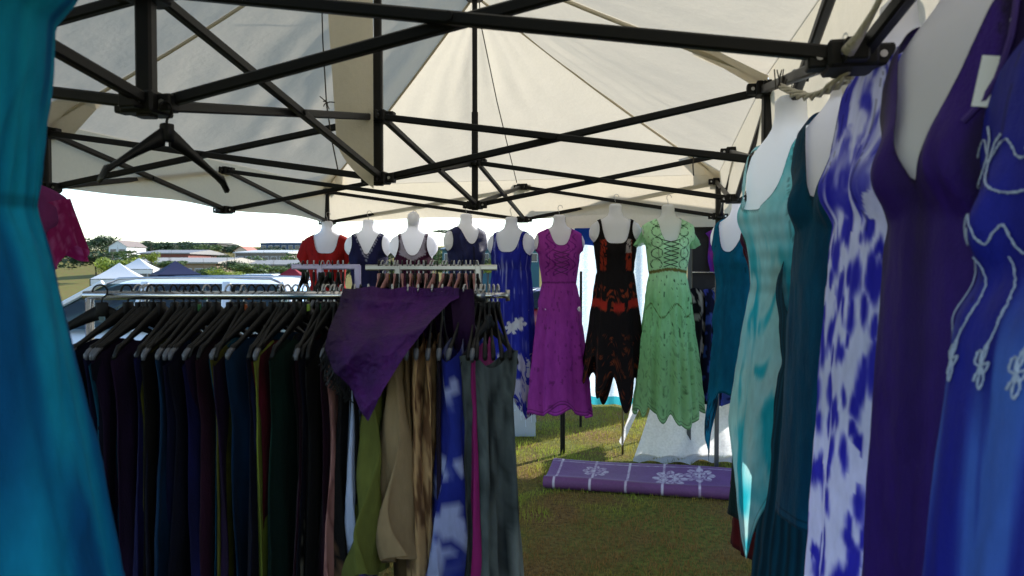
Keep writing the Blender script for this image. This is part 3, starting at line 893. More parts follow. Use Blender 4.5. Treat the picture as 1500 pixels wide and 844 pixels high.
hd = MB(); hd.lathe([(.046, -.06), (.05, -.02), (.052, .01), (.045, .04), (.025, .06), (.004, .067)], 20); hd.build('head_stub', M['white_plastic'], m_, True)
def col_wine(TH, S, x, y, z):
    c = C3(58, 16, 44) * (1 + .15 * (2 * fbm(TH * 4, z * 8, 3) - 1))[..., None]
    lilac = (z > -.335 + .05 * np.abs(x) / .1) & (z > -.36)
    return np.where((lilac & (np.abs(x) < .105))[..., None], C3(150, 142, 158), c)
dress('wine_camisole_dress', 'wine-coloured camisole dress with thin straps and grey lace bust', 'dress', p, wm(.03),
   dict(nw=.098, nd=.29, pn=2.4, nb=.3, so=.112, rz=.16, zw=-.45, hem=-1.2, hw=.2, hd=.14, fold=.07, k=8, seed=45, mat='cotton', col=col_wine, nth=110, ns=130))
lab = MB().box((-.014, -.001, -.02), (.014, .001, .02)).build('price_tag', M['paper']); lab.location = p + Vector((.105, -.16, -.485)); lab.rotation_euler = (0, 0, .1)
tag(lab, 'small white price tag pinned to the wine camisole dress', 'tag')
def col_navy2(TH, S, x, y, z):
    c = C3(24, 28, 74) * (1 + .15 * (2 * fbm(TH * 4, z * 8, 3) - 1))[..., None]
    return np.where((np.abs(x + .01) < .005)[..., None], C3(10, 12, 34), mixc(c, C3(60, 70, 130), sm(fbm(TH * 10, z * 4, 9), .6, .8) * .5))
p = far_pt(683, 1.965)
mannequin(p, wm(.55), 'white torso form turned sideways wearing the plain navy dress', FG)
dress('navy_dress', 'plain navy sleeveless dress with wide armholes on a turned mannequin', 'dress', p, wm(.55),
   dict(nw=.088, nd=.24, pn=2, nb=.14, so=.15, rz=.16, zw=-.52, hem=-1.3, hw=.17, hd=.13, fold=.05, k=7, seed=47, mat='satin', col=col_navy2, nth=110, ns=130))

# ------------------------------------------------------------------ right row, hung along the side of the tent
RG = 'mannequin torsos hung along the side tent bar'
def face(dx, dy): return math.atan2(dy, dx) - math.pi / 2     # local +Y points along (dx, dy)

def col_tie(TH, S, x, y, z):
    wx = TH * 6.2 + .5 * (2 * fbm(TH * 6, z * 9, 31) - 1); wz = z * 15 + .5 * (2 * fbm(TH * 7, z * 10, 32) - 1)
    f1, idv = worley(wx, wz, 5)
    base = C3(226, 230, 246)
    d = sm(f1 + .22 * (2 * fbm(TH * 16, z * 20, 6) - 1), .64, .24) * (idv > .12)
    top = sm(z, -.40, -.2)
    d = np.clip(d * (1 - top) + top * sm(wfbm(TH * 6, z * 16, 3), .38, .60) * .9, 0, 1)
    ring = np.zeros(TH.shape, bool)
    d = np.where(ring & (vnoise(TH * 6, z * 9, 44) > .42), d * .35, d)
    return mixc(base, mixc((66, 66, 190), (36, 34, 160), fbm(TH * 9, z * 9, 2)), d)
p = Vector((.715, 1.43, 2.03)); rz_ = face(-1, -.05)
mannequin(p, rz_, 'white torso form wearing the blue and white tie-dye dress', RG)
dr, sf = dress('tie_dye_dress', 'white halter dress with royal blue tie-dye blotches and keyhole neck', 'dress', p, rz_,
   dict(nw=.060, nd=.12, pn=3, nb=.3, so=.098, rz=.20, zw=-.34, hem=-1.60, hw=.19, hd=.15, fold=.13, k=8, seed=51, mat='sheer', col=col_tie, nth=220, ns=380, off=.012, bustamp=.034))

def col_vpurple(TH, S, x, y, z):
    c = mixc((54, 26, 126), (24, 8, 58), sm(vnoise(TH * 2.6 + .2 * np.sin(z * 3), z * .8, 6), .3, .75))
    return mixc(c, C3(34, 14, 70), sm(np.sin(TH), .5, -.5) * .0 + sm(-z, .2, .34) * .35)
p = Vector((.645, 1.06, 2.02)); rz_ = face(-1, -.08)
mannequin(p, rz_, 'white torso form wearing the deep violet plunge-neck dress', RG)
dr, sf = dress('violet_dress', 'deep violet plunging V-neck dress with strappy cut-out shoulders', 'dress', p, rz_,
   dict(nw=.115, nd=.36, pn=1.25, nb=.2, so=.155, rz=.15, zw=-.36, hem=-1.65, hw=.22, hd=.125, fold=.14, k=7, seed=53, mat='satin', col=col_vpurple, nth=200, ns=320, off=.012, bustamp=.034))
mb = MB()
for th0 in (2.30, 2.45):
    pts = [sf(th0 - .18 * t, -.135 - .16 * t, .003)[0] for t in np.linspace(0, 1, 8)]; mb.tube(pts, .004, 6)
mb.build('cross_straps', mat_pbr('violet_strap', (52, 26, 110), .7), dr)
# lace insert at the bottom of the plunge
tg = MB().box((-.02, -.0003, -.06), (.02, .0003, 0)).build('price_tag', M['paper']); tg.location = P(1462, 85, .93); tg.rotation_euler = (0, .18, -.45)
tag(tg, 'white card price tag hanging by a thread beside the violet dress', 'tag')
MB().tube([(0, 0, 0), (.002, 0, .10)], .0008, 4).build('tag_thread', M['paper'], tg)

# violet garment hung behind
def col_v2(TH, S, x, y, z): return mixc((70, 40, 165), (52, 30, 130), fbm(TH * 5, z * 3, 8))
p = Vector((.80, 1.08, 2.06)); rz_ = face(-1, -.2)
dr, sf = dress('bright_violet_dress', 'bright violet dress hanging behind the plunge-neck violet dress', 'dress', p, rz_,
   dict(nw=.08, nd=.18, pn=2, so=.16, rz=.12, zw=-.52, hem=-1.5, hw=.2, hd=.06, fold=.05, k=7, seed=57, mat='sheer', col=col_v2, nth=120, ns=120))

def col_emb(TH, S, x, y, z):
    n = vnoise(TH * 4.5, z * 1.6, 5)
    c = mixc((20, 22, 120), (30, 40, 158), n)
    st = sm(vnoise(TH * 7 + .3 * np.sin(z * 5), z * .9, 9), .55, .8) * sm(-z, .33, .5)
    st = np.clip(st + sm(-z, .42, .6) * (np.exp(-((TH - .95 + .1 * np.sin(z * 4)) / .09) ** 2) + np.exp(-((TH - 1.45) / .07) ** 2) + .7 * np.exp(-((TH - .45) / .06) ** 2)), 0, 1)
    return mixc(c, C3(74, 120, 206), st * .8)
p = Vector((.635, .80, 1.93)); rz_ = face(-1, .0)
mannequin(p, rz_, 'white torso form wearing the embroidered blue dress', RG)
dr, sf = dress('embroidered_blue_dress', 'vivid blue dress with silver scroll embroidery across the bust', 'dress', p, rz_,
   dict(nw=.07, nd=.14, pn=2.5, nb=.14, so=.185, rz=.09, zw=-.36, hem=-1.65, hw=.22, hd=.18, p=.35, fold=.12, k=9, seed=59, mat='satin', col=col_emb, nth=180, ns=260, off=.012, bustamp=.034))
mb = MB()
def stitch(fn, n=60, r=.0010):
    js = np.random.default_rng(n)
    for rep in range(2):
        pts = []
        for t in np.linspace(0, 1, n * 2):
            a, b = fn(t); pts.append(sf(a + js.uniform(-.008, .008), b + js.uniform(-.0011, .0011), .0028)[0])
        mb.tube(pts, r * js.uniform(.7, .9), 4)
hp = math.pi / 2
stitch(lambda t: (hp - 1.25 + 2.3 * t, -.20 - .055 * math.sin(math.pi * t) + .012 * math.sin(46 * t)), 110)
stitch(lambda t: (hp - 1.2 + 2.4 * t, -.345 + .014 * math.sin(60 * t) + .008 * math.sin(23 * t)), 130)
for c0, zc, dr_ in ((-.75, -.255, 1), (-.05, -.27, -1), (.65, -.255, 1)):
    stitch(lambda t: (hp + c0 + dr_ * (.10 + .25 * t) * math.cos(1.5 + 5.6 * t), zc + (.012 + .036 * t) * math.sin(1.5 + 5.6 * t)), 60, .0012)
for c0 in (-1.0, -.7, -.4, -.1, .2, .5, .8, 1.1):
    stitch(lambda t: (hp + c0 + .10 * math.sin(math.pi * t), -.37 - .10 * t), 24)
    for k in range(5):
        stitch(lambda t: (hp + c0 + .05 * math.cos(k * 1.257) * math.sin(math.pi * t) + .02 * math.sin(2 * math.pi * t), -.485 + .022 * math.sin(k * 1.257) * math.sin(math.pi * t) + .006 * math.sin(2 * math.pi * t)), 14, .0011)
mb.build('silver_embroidery', M['embroid'], dr, True)

def col_teal(TH, S, x, y, z):
    return mixc((6, 74, 104), (2, 48, 74), fbm(TH * 7, z * 9, 6))
p = Vector((.80, 1.84, 2.035)); rz_ = face(-1, -.22)
mannequin(p, rz_, 'white torso form wearing the dark teal velvet dress', RG)
dress('teal_velvet_dress', 'dark teal velvet V-neck dress with broad straps beside the tie-dye dress', 'dress', p, rz_,
   dict(nw=.098, nd=.34, pn=1.1, nb=.2, so=.140, rz=.16, zw=-.36, hem=-1.09, hw=.185, hd=.13, fold=.09, k=7, seed=61, mat='velvet', col=col_teal, nth=160, ns=240, off=.012, bustamp=.034))
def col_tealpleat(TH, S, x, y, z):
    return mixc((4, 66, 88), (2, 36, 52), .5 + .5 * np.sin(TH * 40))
p2 = Vector((.82, 2.06, 1.72))
dress('pleated_teal_dress', 'long dark teal pleated dress showing below the aqua dress', 'dress', p2, rz_,
   dict(nw=.10, nd=.3, so=.14, zw=-.40, hem=-1.52, bustamp=0, hw=.24, hd=.20, fold=.05, k=21, seed=63, mat='cotton', col=col_tealpleat, nth=140, ns=120, off=.0))

def col_aqua(TH, S, x, y, z):
    c = mixc((190, 228, 230), (156, 214, 220), fbm(TH * 4, z * 10, 3))
    n = wfbm(TH * 2.6, z * 5, 17, 3)
    c = mixc(c, C3(20, 172, 196), sm(n, .42, .60) * sm(-z, .3, .6))
    c = mixc(c, C3(60, 190, 204), sm(n, .5, .7) * .6)
    ruch = .5 + .5 * np.sin(z * 130)
    c = np.where(((z > -.56) & (z < -.33))[..., None], c * (.90 + .1 * ruch)[..., None], c)
    return c
p = Vector((.795, 2.24, 2.03)); rz_ = face(-1, -.22)
mannequin(p, rz_, 'white torso form wearing the pale aqua tie-dye dress', RG)
dress('aqua_dress', 'pale aqua and white tie-dye dress with ruched bodice and layered pointed hem', 'dress', p, rz_,
   dict(nw=.120, nd=.32, pn=4, nb=.3, so=.138, rz=.14, zw=-.54, hem=-.90, hw=.20, hd=.125, fold=.08, k=7, seed=65, mat='sheer', col=col_aqua, nth=170, ns=240, off=.012, bustamp=.034,
        hemf=lambda th: -.40 * np.maximum(0, 1 - np.abs(th - 1.75) / .75) - .16 * np.maximum(0, 1 - np.abs(th - .2) / .5) - .02 * np.sin(9 * th)))
# further back along the side bar
def simple(px, D, zt, yaw, name, label, mlabel, c, mat='cotton', **kw):
    q = Vector(((px - 750) / F * D, D, zt))
    mannequin(q, yaw, mlabel, RG)
    sp = dict(nth=110, ns=130, mat=mat, col=c, hem=-1.35, hw=.2, hd=.14, fold=.09, k=9, off=.012); sp.update(kw)
    return dress(name, label, 'dress', q, yaw, sp)
simple(1152, 2.72, 2.0, face(-1, -.35), 'dark_green_velvet_dress', 'blackish green velvet dress hung behind the aqua dress', 'white torso form wearing the blackish green velvet dress', solid((10, 40, 42), .2), 'velvet', nw=.09, nd=.25, so=.14, seed=71)
simple(1140, 3.15, 2.0, face(-1, -.2), 'wine_halter_dress', 'dark wine-purple halter dress hung behind the green velvet one', 'white torso form wearing the dark wine halter dress', solid((70, 20, 62), .2), 'satin', nw=.07, nd=.2, so=.11, rz=.17, seed=73)
simple(1137, 3.6, 1.97, face(-1, -.3), 'maroon_dress', 'long dark maroon dress just showing behind the aqua dress', 'white torso form wearing the dark maroon dress', solid((78, 12, 18), .2), 'cotton', nw=.09, nd=.25, so=.14, hem=-1.75, seed=75)
def col_peacock(TH, S, x, y, z):
    c = mixc((10, 116, 150), (6, 84, 116), fbm(TH * 6, z * 6, 4))
    low = (z < -1.1) & (fbm(TH * 10, z * 30, 4, 4) > .5)
    return np.where(low[..., None], C3(14, 40, 60), c)
simple(1084, 4.45, 1.93, face(-.8, -.6), 'peacock_dress', 'peacock blue layered dress with long pointed hem beside the display panel', 'white torso form wearing the peacock blue dress', col_peacock, 'sheer', nw=.10, nd=.3, so=.13, rz=.15, zw=-.48, hem=-1.05, hw=.155, seed=77,
       hemf=lambda th: -.42 * np.clip(np.sin(th + 1.0), 0, 1) ** 4 - .05 * np.sin(4 * th))

# ------------------------------------------------------------------ near left: turquoise dress; magenta top
def col_turq(TH, S, x, y, z):
    n = vnoise(TH * 9 + .3 * np.sin(z * 4), z * 1.5, 5)
    c = mixc((8, 124, 168), (24, 160, 190), n)
    c = mixc(c, C3(8, 90, 140), sm(vnoise(TH * 4, z * 3, 8), .5, .8))
    return np.where((np.abs(z + .525) < .008)[..., None], c * .8, c)
p = Vector((-.727, .95, 2.15))
mannequin(p, wm(0), 'white torso form wearing the turquoise gown', 'mannequin torsos hung near the tent entrance')
dress('turquoise_gown', 'turquoise empire-waist gown with gathered flaring skirt beside the packed rail', 'dress', p, wm(0),
   dict(nw=.10, nd=.25, so=.18, rz=.10, zw=-.52, hem=-1.75, hw=.325, hd=.24, p=.85, fold=.07, k=14, seed=81, mat='sheer', col=col_turq, nth=200, ns=220, off=.016, wamp=2.0))
def col_mag(TH, S, x, y, z):
    return mixc((140, 56, 118), (112, 60, 124), fbm(TH * 5, z * 9, 6))
p = Vector((-1.80, 2.8, 1.955)); rz_ = wm(.25)
mannequin(p, rz_, 'greyish torso form wearing the magenta sheer-sleeved top', 'mannequin torsos hung near the tent entrance', grey=True)
dr, sf = dress('magenta_top', 'magenta and violet sheer-sleeved top behind the turquoise gown', 'top', p, rz_,
   dict(nw=.11, nd=.34, pn=2.2, so=.198, rz=.04, zw=-.52, hem=-.80, hw=.17, hd=.12, fold=.04, k=7, seed=83, mat='sheer', col=col_mag, nth=130, ns=120, off=.012))
for s_ in (-1, 1): sleeve(dr, s_, 'sheer', lambda TH, S, x, y, z: mixc((150, 34, 104), (190, 110, 170), sm(fbm(TH * 5, S * 6, 4), .5, .7) * .7), .20, .075, .065, .16, s_ + 1, 1.9)
# ------------------------------------------------------------------ clothes rails
RZ = 1.468; RD = 2.2
rack = empty('clothes_rack', (-.6, RD, 0), 0, 'long chromed clothes rail packed with dark garments on black hangers', 'clothes rail')
def rp(x, y, z): return Vector((x + .6, y - RD, z))
MB().tube([rp(-1.20, RD, RZ), rp(-.085, RD, RZ)], .0125, 14).build('hanging_rail', M['chrome'], rack, True)
MB().tube([rp(-.13, RD, RZ), rp(-.012, RD, RZ)], .008, 12).build('rail_extension', M['chrome'], rack, True)
mb = MB(); mb.tube([rp(-.105, RD, RZ), rp(-.075, RD, RZ)], .018, 14); mb.build('rail_collar', M['steel'], rack, True)
mb = MB(); mb.tube([rp(-.018, RD, RZ), rp(-.006, RD, RZ)], .016, 14); mb.build('end_knob', M['steel'], rack, True)
for x in (-1.185, -.115):
    MB().tube([rp(x, RD, .10), rp(x, RD, RZ - .002)], .0115, 12).build('upright', M['chrome'], rack, True)
    MB().tube([rp(x, RD - .28, .075), rp(x, RD, .10), rp(x, RD + .28, .075)], .0115, 12).build('foot_bar', M['chrome'], rack, True)
    for y in (-.27, .27):
        MB().lathe([(.006, -.035), (.026, -.034), (.028, -.01), (.012, .0), (.008, .01)], 12, rp(x, RD + y, .072 - .034)).build('castor', M['joint'], rack, True)
MB().tube([rp(-1.185, RD, .105), rp(-.115, RD, .105)], .0095, 12).build('lower_rail', M['chrome'], rack, True)

K_ = {'navy': (16, 19, 48), 'dnavy': (10, 11, 28), 'plum': (30, 14, 40), 'violet': (50, 28, 100), 'teal': (8, 64, 88), 'petrol': (8, 38, 64), 'moss': (104, 112, 40), 'olive': (76, 74, 24),
      'wine': (70, 14, 26), 'green': (8, 34, 28), 'black': (12, 10, 11), 'indigo': (18, 18, 60), 'aubergine': (32, 10, 24)}
NAMES = {'navy': 'navy cotton dress', 'dnavy': 'blackish navy dress', 'plum': 'dark plum dress', 'violet': 'violet dress', 'teal': 'teal dress', 'petrol': 'petrol blue dress', 'moss': 'moss green velvet dress',
         'olive': 'olive dress', 'wine': 'dark wine-red dress', 'green': 'bottle green dress', 'black': 'black printed dress', 'indigo': 'indigo dress', 'aubergine': 'aubergine dress'}
def cf_for(k, seed):
    base = np.array(K_[k], float)
    def f(TH, S, x, y, z):
        n = fbm(TH * 3 + seed, S * 9, seed)
        c = base * (1 + .35 * (2 * n - 1))[..., None]
        if k == 'black':
            pr = (fbm(x * 26 + seed, z * 14, seed + 3, 4) > .60) & (z < -.55)
            c = np.where(pr[..., None], C3(96, 70, 50) if seed % 2 else C3(110, 104, 92), c)
        if k == 'plum':
            c = mixc(c, C3(70, 40, 120), sm(-z, .7, 1.1) * (fbm(x * 10, z * 3, seed) > .5))
        if k == 'wine':
            c = np.where(((z < -.62) & (z > -.95))[..., None], mixc(c, C3(20, 80, 60), sm(fbm(x * 8, z * 9, 4), .45, .6)), c)
        return c
    return f
seq = ['dnavy', 'navy', 'teal', 'dnavy', 'plum', 'plum', 'indigo', 'black', 'olive', 'dnavy', 'petrol', 'navy', 'dnavy', 'indigo', 'plum', 'aubergine', 'plum', 'olive', 'teal', 'petrol', 'dnavy', 'moss', 'navy', 'wine',
       'green', 'aubergine', 'black', 'black', 'dnavy', 'aubergine', 'black', 'black']
x0, x1 = -1.115, -.47
markers = {2: (190, 70, 50), 3: (60, 130, 70), 9: (110, 190, 60), 10: (60, 140, 80), 16: (214, 110, 50), 24: (150, 190, 60), 25: (50, 150, 90)}
nseq = len(seq)
cnt = {k: seq.count(k) for k in K_}
seen = {}
CW = {'navy': 'navy', 'dnavy': 'blackish navy', 'plum': 'dark plum', 'violet': 'violet', 'teal': 'teal', 'petrol': 'petrol blue', 'moss': 'moss green', 'olive': 'olive', 'wine': 'wine red', 'green': 'bottle green', 'black': 'black printed', 'indigo': 'indigo', 'aubergine': 'aubergine'}
HG = 'black hangers on the packed front rail'
for i, k in enumerate(seq):
    t = i / (nseq - 1); x = x0 + .04 + (x1 - x0) * (t + .018 * math.sin(i * 1.05)) + random.uniform(-.006, .006)
    yaw = R(71 + 8 * math.sin(i * 1.3) + random.uniform(-6, 6) + 14 * t)
    seen[k] = seen.get(k, 0) + 1
    ln = random.uniform(1.18, 1.32)
    lf = CW[seq[i - 1]] if i else None; rt = CW[seq[i + 1]] if i < nseq - 1 else None
    if lf is None: where = 'beside the turquoise gown'
    elif rt is None: where = 'tucked under the purple scarf'
    elif lf == rt: where = 'between two %s ones' % lf
    else: where = 'between %s and %s ones' % (lf, rt)
    lab = '%s dress %s on the packed front rail' % (CW[k], where)
    hlab = 'black hanger%s holding the %s dress %s' % (' with size marker' if i in markers else '', CW[k], where)
    nm = NAMES[k].replace(' ', '_').replace('-', '_')
    rail_garment(nm, lab, 'dress', (x, RD, RZ), yaw, cf_for(k, i + 1), ln, .2, random.uniform(.15, .25), random.uniform(.008, .020), 100 + i,
                 'velvet' if k in ('moss', 'aubergine') else 'cotton', 'dresses packed on the front rail')
    hanger((x, RD, RZ + .012), yaw, hlab, HG,
           'hanger_grey' if random.random() < .45 else 'hanger', 'hanger' if random.random() < .75 else 'steel', markers.get(i), i in (29, 30))
# brighter garments under and beyond the draped scarf: (pixel of near edge, yaw, colour fn, length, hw, hem, thick, name, label)
def pat_pink(TH, S, x, y, z): return mixc((178, 128, 120), (128, 84, 80), sm(np.abs(((x * 30 + .3 * np.sin(z * 20)) % 1) - .5), .40, .48) + .4 * fbm(x * 20, z * 10, 3))
def pat_white(TH, S, x, y, z): return mixc((176, 186, 214), C3(60, 40, 140), sm(-z, .66, .70) * (.6 + .4 * np.sin(z * 120)))
def pat_sand(TH, S, x, y, z): return mixc(mixc((196, 158, 112), (112, 80, 54), sm(wfbm(TH * 6, z * 20, 5, 4), .46, .58)), C3(206, 182, 146), sm(-z, .55, .9) * .6)
def pat_blue(TH, S, x, y, z):
    n = wfbm(x * 26, z * 12, 4, 3)
    c = mixc((20, 26, 112), (44, 60, 158), fbm(TH * 3, z * 5, 2))
    c = mixc(c, C3(176, 184, 222), sm(n, .60, .68) * .9)
    return mixc(c, C3(140, 146, 176), sm(-z, .55, .9) * sm(wfbm(x * 22, z * 10, 8), .42, .55))
def pat_grey(TH, S, x, y, z):
    c = mixc((100, 110, 110), (42, 48, 50), sm(wfbm(x * 40, z * 7, 6, 4), .3, .65))
    return mixc(c, C3(140, 146, 142), sm(-z + .10 * np.sin(x * 30), .48, .85) * sm(vnoise(x * 70, z * 6, 8), .25, .6))
bright = [
 (478, 98, pat_pink, 1.36, .19, .25, .022, 'pink_striped_dress', 'dusty pink striped dress hanging below the purple scarf'),
 (512, 100, pat_white, .98, .19, .21, .020, 'white_violet_top', 'white top with violet lower border below the scarf point'),
 (538, 104, solid((104, 108, 50), .2), .70, .20, .235, .030, 'olive_blouse', 'olive green blouse hanging under the scarf point'),
 (575, 103, solid((158, 134, 100), .12), .68, .20, .225, .032, 'beige_blouse', 'beige linen blouse beside the olive blouse'),
 (592, 96, solid((120, 96, 66), .15), 1.05, .19, .2, .02, 'brown_linen_dress', 'brown linen dress behind the beige blouse'),
 (607, 95, pat_sand, 1.32, .20, .22, .028, 'sand_paisley_dress', 'sand and brown paisley dress with knotted front'),
 (626, 92, pat_sand, 1.30, .19, .21, .02, 'tan_paisley_dress', 'tan paisley dress between the sand one and the dark one'),
 (642, 92, solid((36, 26, 44), .3), 1.25, .19, .2, .018, 'dark_plum_tunic', 'dark plum tunic beside the blue batik dress'),
 (664, 80, pat_blue, 1.40, .21, .29, .052, 'blue_batik_dress', 'blue and white batik dress hanging at the end of the front rail'),
 (696, 84, solid((150, 40, 110), .2), 1.0, .19, .19, .02, 'pink_cardigan', 'bright pink cardigan squeezed behind the grey dress'),
]
for i, (px, yw, cf, ln, hw, hem, tk, nm, lab) in enumerate(bright):
    x = (px - 750) / F * 2.03; x = x + math.cos(R(yw)) * .0
    rail_garment(nm, lab, 'dress' if ln > .9 else 'top', (x - .2 * math.cos(R(yw)) * -1 * .6, RD, RZ), R(yw), cf, ln, hw, hem, tk, 200 + i, 'cotton', None, 60, 60, foldk=3)
    hanger((x + .12 * math.cos(R(yw)), RD, RZ + .012), R(yw), 'smoky grey hanger at the bright end of the front rail', 'hangers at the bright end of the front rail', 'hanger_grey', 'steel')
gx = (716 - 750) / F * 2.1
rail_garment('grey_tie_dye_dress', 'charcoal grey dress fading to white hem, turned outwards at the rail end', 'dress', (gx, RD - .10, RZ - .03), R(42), pat_grey, 1.42, .105, .145, .04, 221, 'cotton', None, 70, 70, neck=.09, foldk=3)
hanger((gx, RD - .10, RZ - .018), R(42), 'black hanger turned outwards holding the charcoal grey dress', None, 'hanger', 'hanger').scale = (.55, 1, 1)
for k in range(6):
    hanger((-.10 + .012 * k, RD + .0, RZ + .012), R(86 + 3 * k), 'smoky grey hanger at the bright end of the front rail', 'hangers at the bright end of the front rail', 'hanger', 'steel')

# purple scarf thrown over the rail
def scarf():
    base = Vector(((580 - 750) / F * 2.1, RD, RZ))
    o_ = empty('purple_scarf', base, 0, 'dark purple crinkled scarf thrown over the rail, hanging in a triangle', 'scarf')
    xL, xR = (484 - 750) / F * 2.02, (668 - 750) / F * 2.06
    # hem y in pixels along u
    uu = np.array([0, .05, .18, .36, .48, .64, .80, .93, 1.0]); hy = np.array([505, 530, 560, 606, 560, 512, 470, 444, 438])
    def pos(TH, S):
        hem = np.interp(TH, uu, hy); L = (hem - 430) / F * 2.0 + .012
        w = S * L
        x = xL + (xR - xL) * TH
        # over the rail, out along the hanger shoulders, then straight down
        out = .245 * sm(w, 0, .16) 
        drop = np.where(w < .02, -w * .1, w)
        y = RD - .014 - out - .015 * sm(w, .1, .4)
        z = RZ + .020 - drop
        px_, pz_ = x - xR, z - RZ
        a = np.arctan2(pz_, -px_ + .05)
        rr = np.hypot(px_, pz_)
        wr = .030 * (np.abs(np.sin(a * 9 + 2 * vnoise(a * 4, rr * 9, 3))) - .6) + .016 * np.sin(a * 8 + 1 + rr * 14) + .010 * (2 * wfbm(x * 26, z * 26, 5) - 1) + .006 * (2 * wfbm(x * 60, z * 60, 6) - 1)
        y = y + wr * sm(rr, .02, .15) * sm(S, 0, .15)
        z = z + .006 * np.sin(x * 60) * np.exp(-S * 8)
        x = x + .03 * S * (TH < .3) * 0
        return x - base.x, y - base.y, z - base.z
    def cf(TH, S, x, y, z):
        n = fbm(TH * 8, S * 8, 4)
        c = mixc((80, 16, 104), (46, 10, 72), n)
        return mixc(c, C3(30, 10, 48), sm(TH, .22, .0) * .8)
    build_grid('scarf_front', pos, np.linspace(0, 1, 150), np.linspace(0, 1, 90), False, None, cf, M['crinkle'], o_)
    xa, xb = (655 - 750) / F * 2.1, (692 - 750) / F * 2.1
    def pos2(TH, S):
        w = S * .40
        x = xa + (xb - xa) * (TH * (1 - .55 * S) + .55 * S) + .025 * S
        y = RD - .02 - .08 * sm(w, 0, .12) + .006 * np.sin(TH * 6 + 2 * S)
        return x - base.x, y - base.y, RZ + .018 - w - .02 * TH * S - base.z
    build_grid('scarf_tail', pos2, np.linspace(0, 1, 30), np.linspace(0, 1, 40), False, None, solid((34, 12, 46), .2), M['velvet'], o_)
    def pos3(TH, S):
        x = xL + .02 + (xR - xL - .04) * TH; w = S * .3
        return x - base.x, RD + .016 + .20 * sm(w, 0, .16) + .006 * np.sin(TH * 30) - base.y, RZ + .020 - w - base.z
    build_grid('scarf_back', pos3, np.linspace(0, 1, 50), np.linspace(0, 1, 24), False, None, solid((44, 14, 64), .2), M['velvet'], o_)
    fr = MB(); r = random.Random(9)
    for k in range(60):
        t = k / 59 * .2; q = Vector([float(v) for v in np.array(pos(np.array([t]), np.array([1.0])))[:, 0]])
        fr.tube([q, q + Vector((r.uniform(-.012, .004), -.003, -.018)), q + Vector((r.uniform(-.02, .008), -.004, -.034))], .0015, 4)
    fr.build('scarf_fringe', M['hanger'], o_)
scarf()

# racks standing behind
def back_rack(label, px0, px1, D, py, mat, postmat, n, hg, lab_h, lab_g, grp, cols, post_px):
    z = EYE + (390 - py) / F * D; xa, xb = (px0 - 750) / F * D, (px1 - 750) / F * D
    o = empty('clothes_rack', ((xa + xb) / 2, D, 0), 0, label, 'clothes rail'); cx = (xa + xb) / 2
    q = lambda x, y, z_: Vector((x - cx, y, z_))
    MB().bar(q(xa, 0, z), q(xb, 0, z), .022, .022, .2).build('hanging_rail', mat, o)
    for x in (xa + .12, (post_px - 750) / F * D):
        MB().bar(q(x, 0, .06), q(x, 0, z + .006), .026, .026, .2).build('upright', postmat, o)
        MB().bar(q(x, -.22, .05), q(x, .22, .05), .026, .026, .2).build('foot_bar', postmat, o)
    for i in range(n):
        x = xa + .05 + (xb - xa - .12) * (i / max(1, n - 1)) + random.uniform(-.006, .006); yaw = R(90 + random.uniform(-16, 16))
        hanger((x, D, z + .008), yaw, lab_h, lab_g, hg[i % len(hg)], 'steel' if i % 3 else 'hanger', (196, 160, 40) if (i % 7 == 2 and 'hanger_pink' in hg) else ((40, 130, 90) if i % 4 == 1 and n < 12 else None))
        k = cols[i % len(cols)]
        rail_garment(NAMES[k].replace(' ', '_').replace('-', '_'), lab_g2 % NAMES[k], 'dress', (x, D, z), yaw, cf_for(k, 300 + i), random.uniform(.8, 1.1), .19, .19, .014, 300 + i + n, 'cotton', grp, 28, 24)
lab_g2 = '%s on the lilac-posted rack behind the front rail'
back_rack('clothes rack with pale lilac end post behind the front rail', 428, 527, 3.35, 391, M['lilac_post'], M['lilac_post'], 9, ['hanger', 'hanger_grey'],
          'black hanger on the lilac-posted rack', 'hangers on the lilac-posted rack', 'garments on the lilac-posted rack', ['black', 'navy', 'wine', 'aubergine'], 524)
lab_g2 = '%s on the grey steel rack behind the purple scarf'
back_rack('grey steel clothes rack behind the purple scarf, full of pinkish hangers', 536, 728, 2.95, 392, M['steel'], M['steel'], 26, ['hanger_pink', 'hanger_grey', 'hanger_pink', 'hanger'],
          'slim pinkish or grey hanger on the steel rack behind the scarf', 'hangers on the steel rack', 'garments on the steel rack', ['plum', 'black', 'indigo', 'wine', 'dnavy'], 700)

# lone black hanger on the frame
h_ = hanger(P(247, 163, 1.76), R(52), 'empty black plastic hanger hooked on the overhead frame joint', None, 'hanger', 'hanger')
h_.scale = (.78, 2.2, 1.0)
# an end hanger poking out of the rail
hanger((-1.14, RD - .02, RZ + .012), R(30), 'broad black hanger turned outwards at the rail end beside the gown', None, 'hanger', 'hanger')

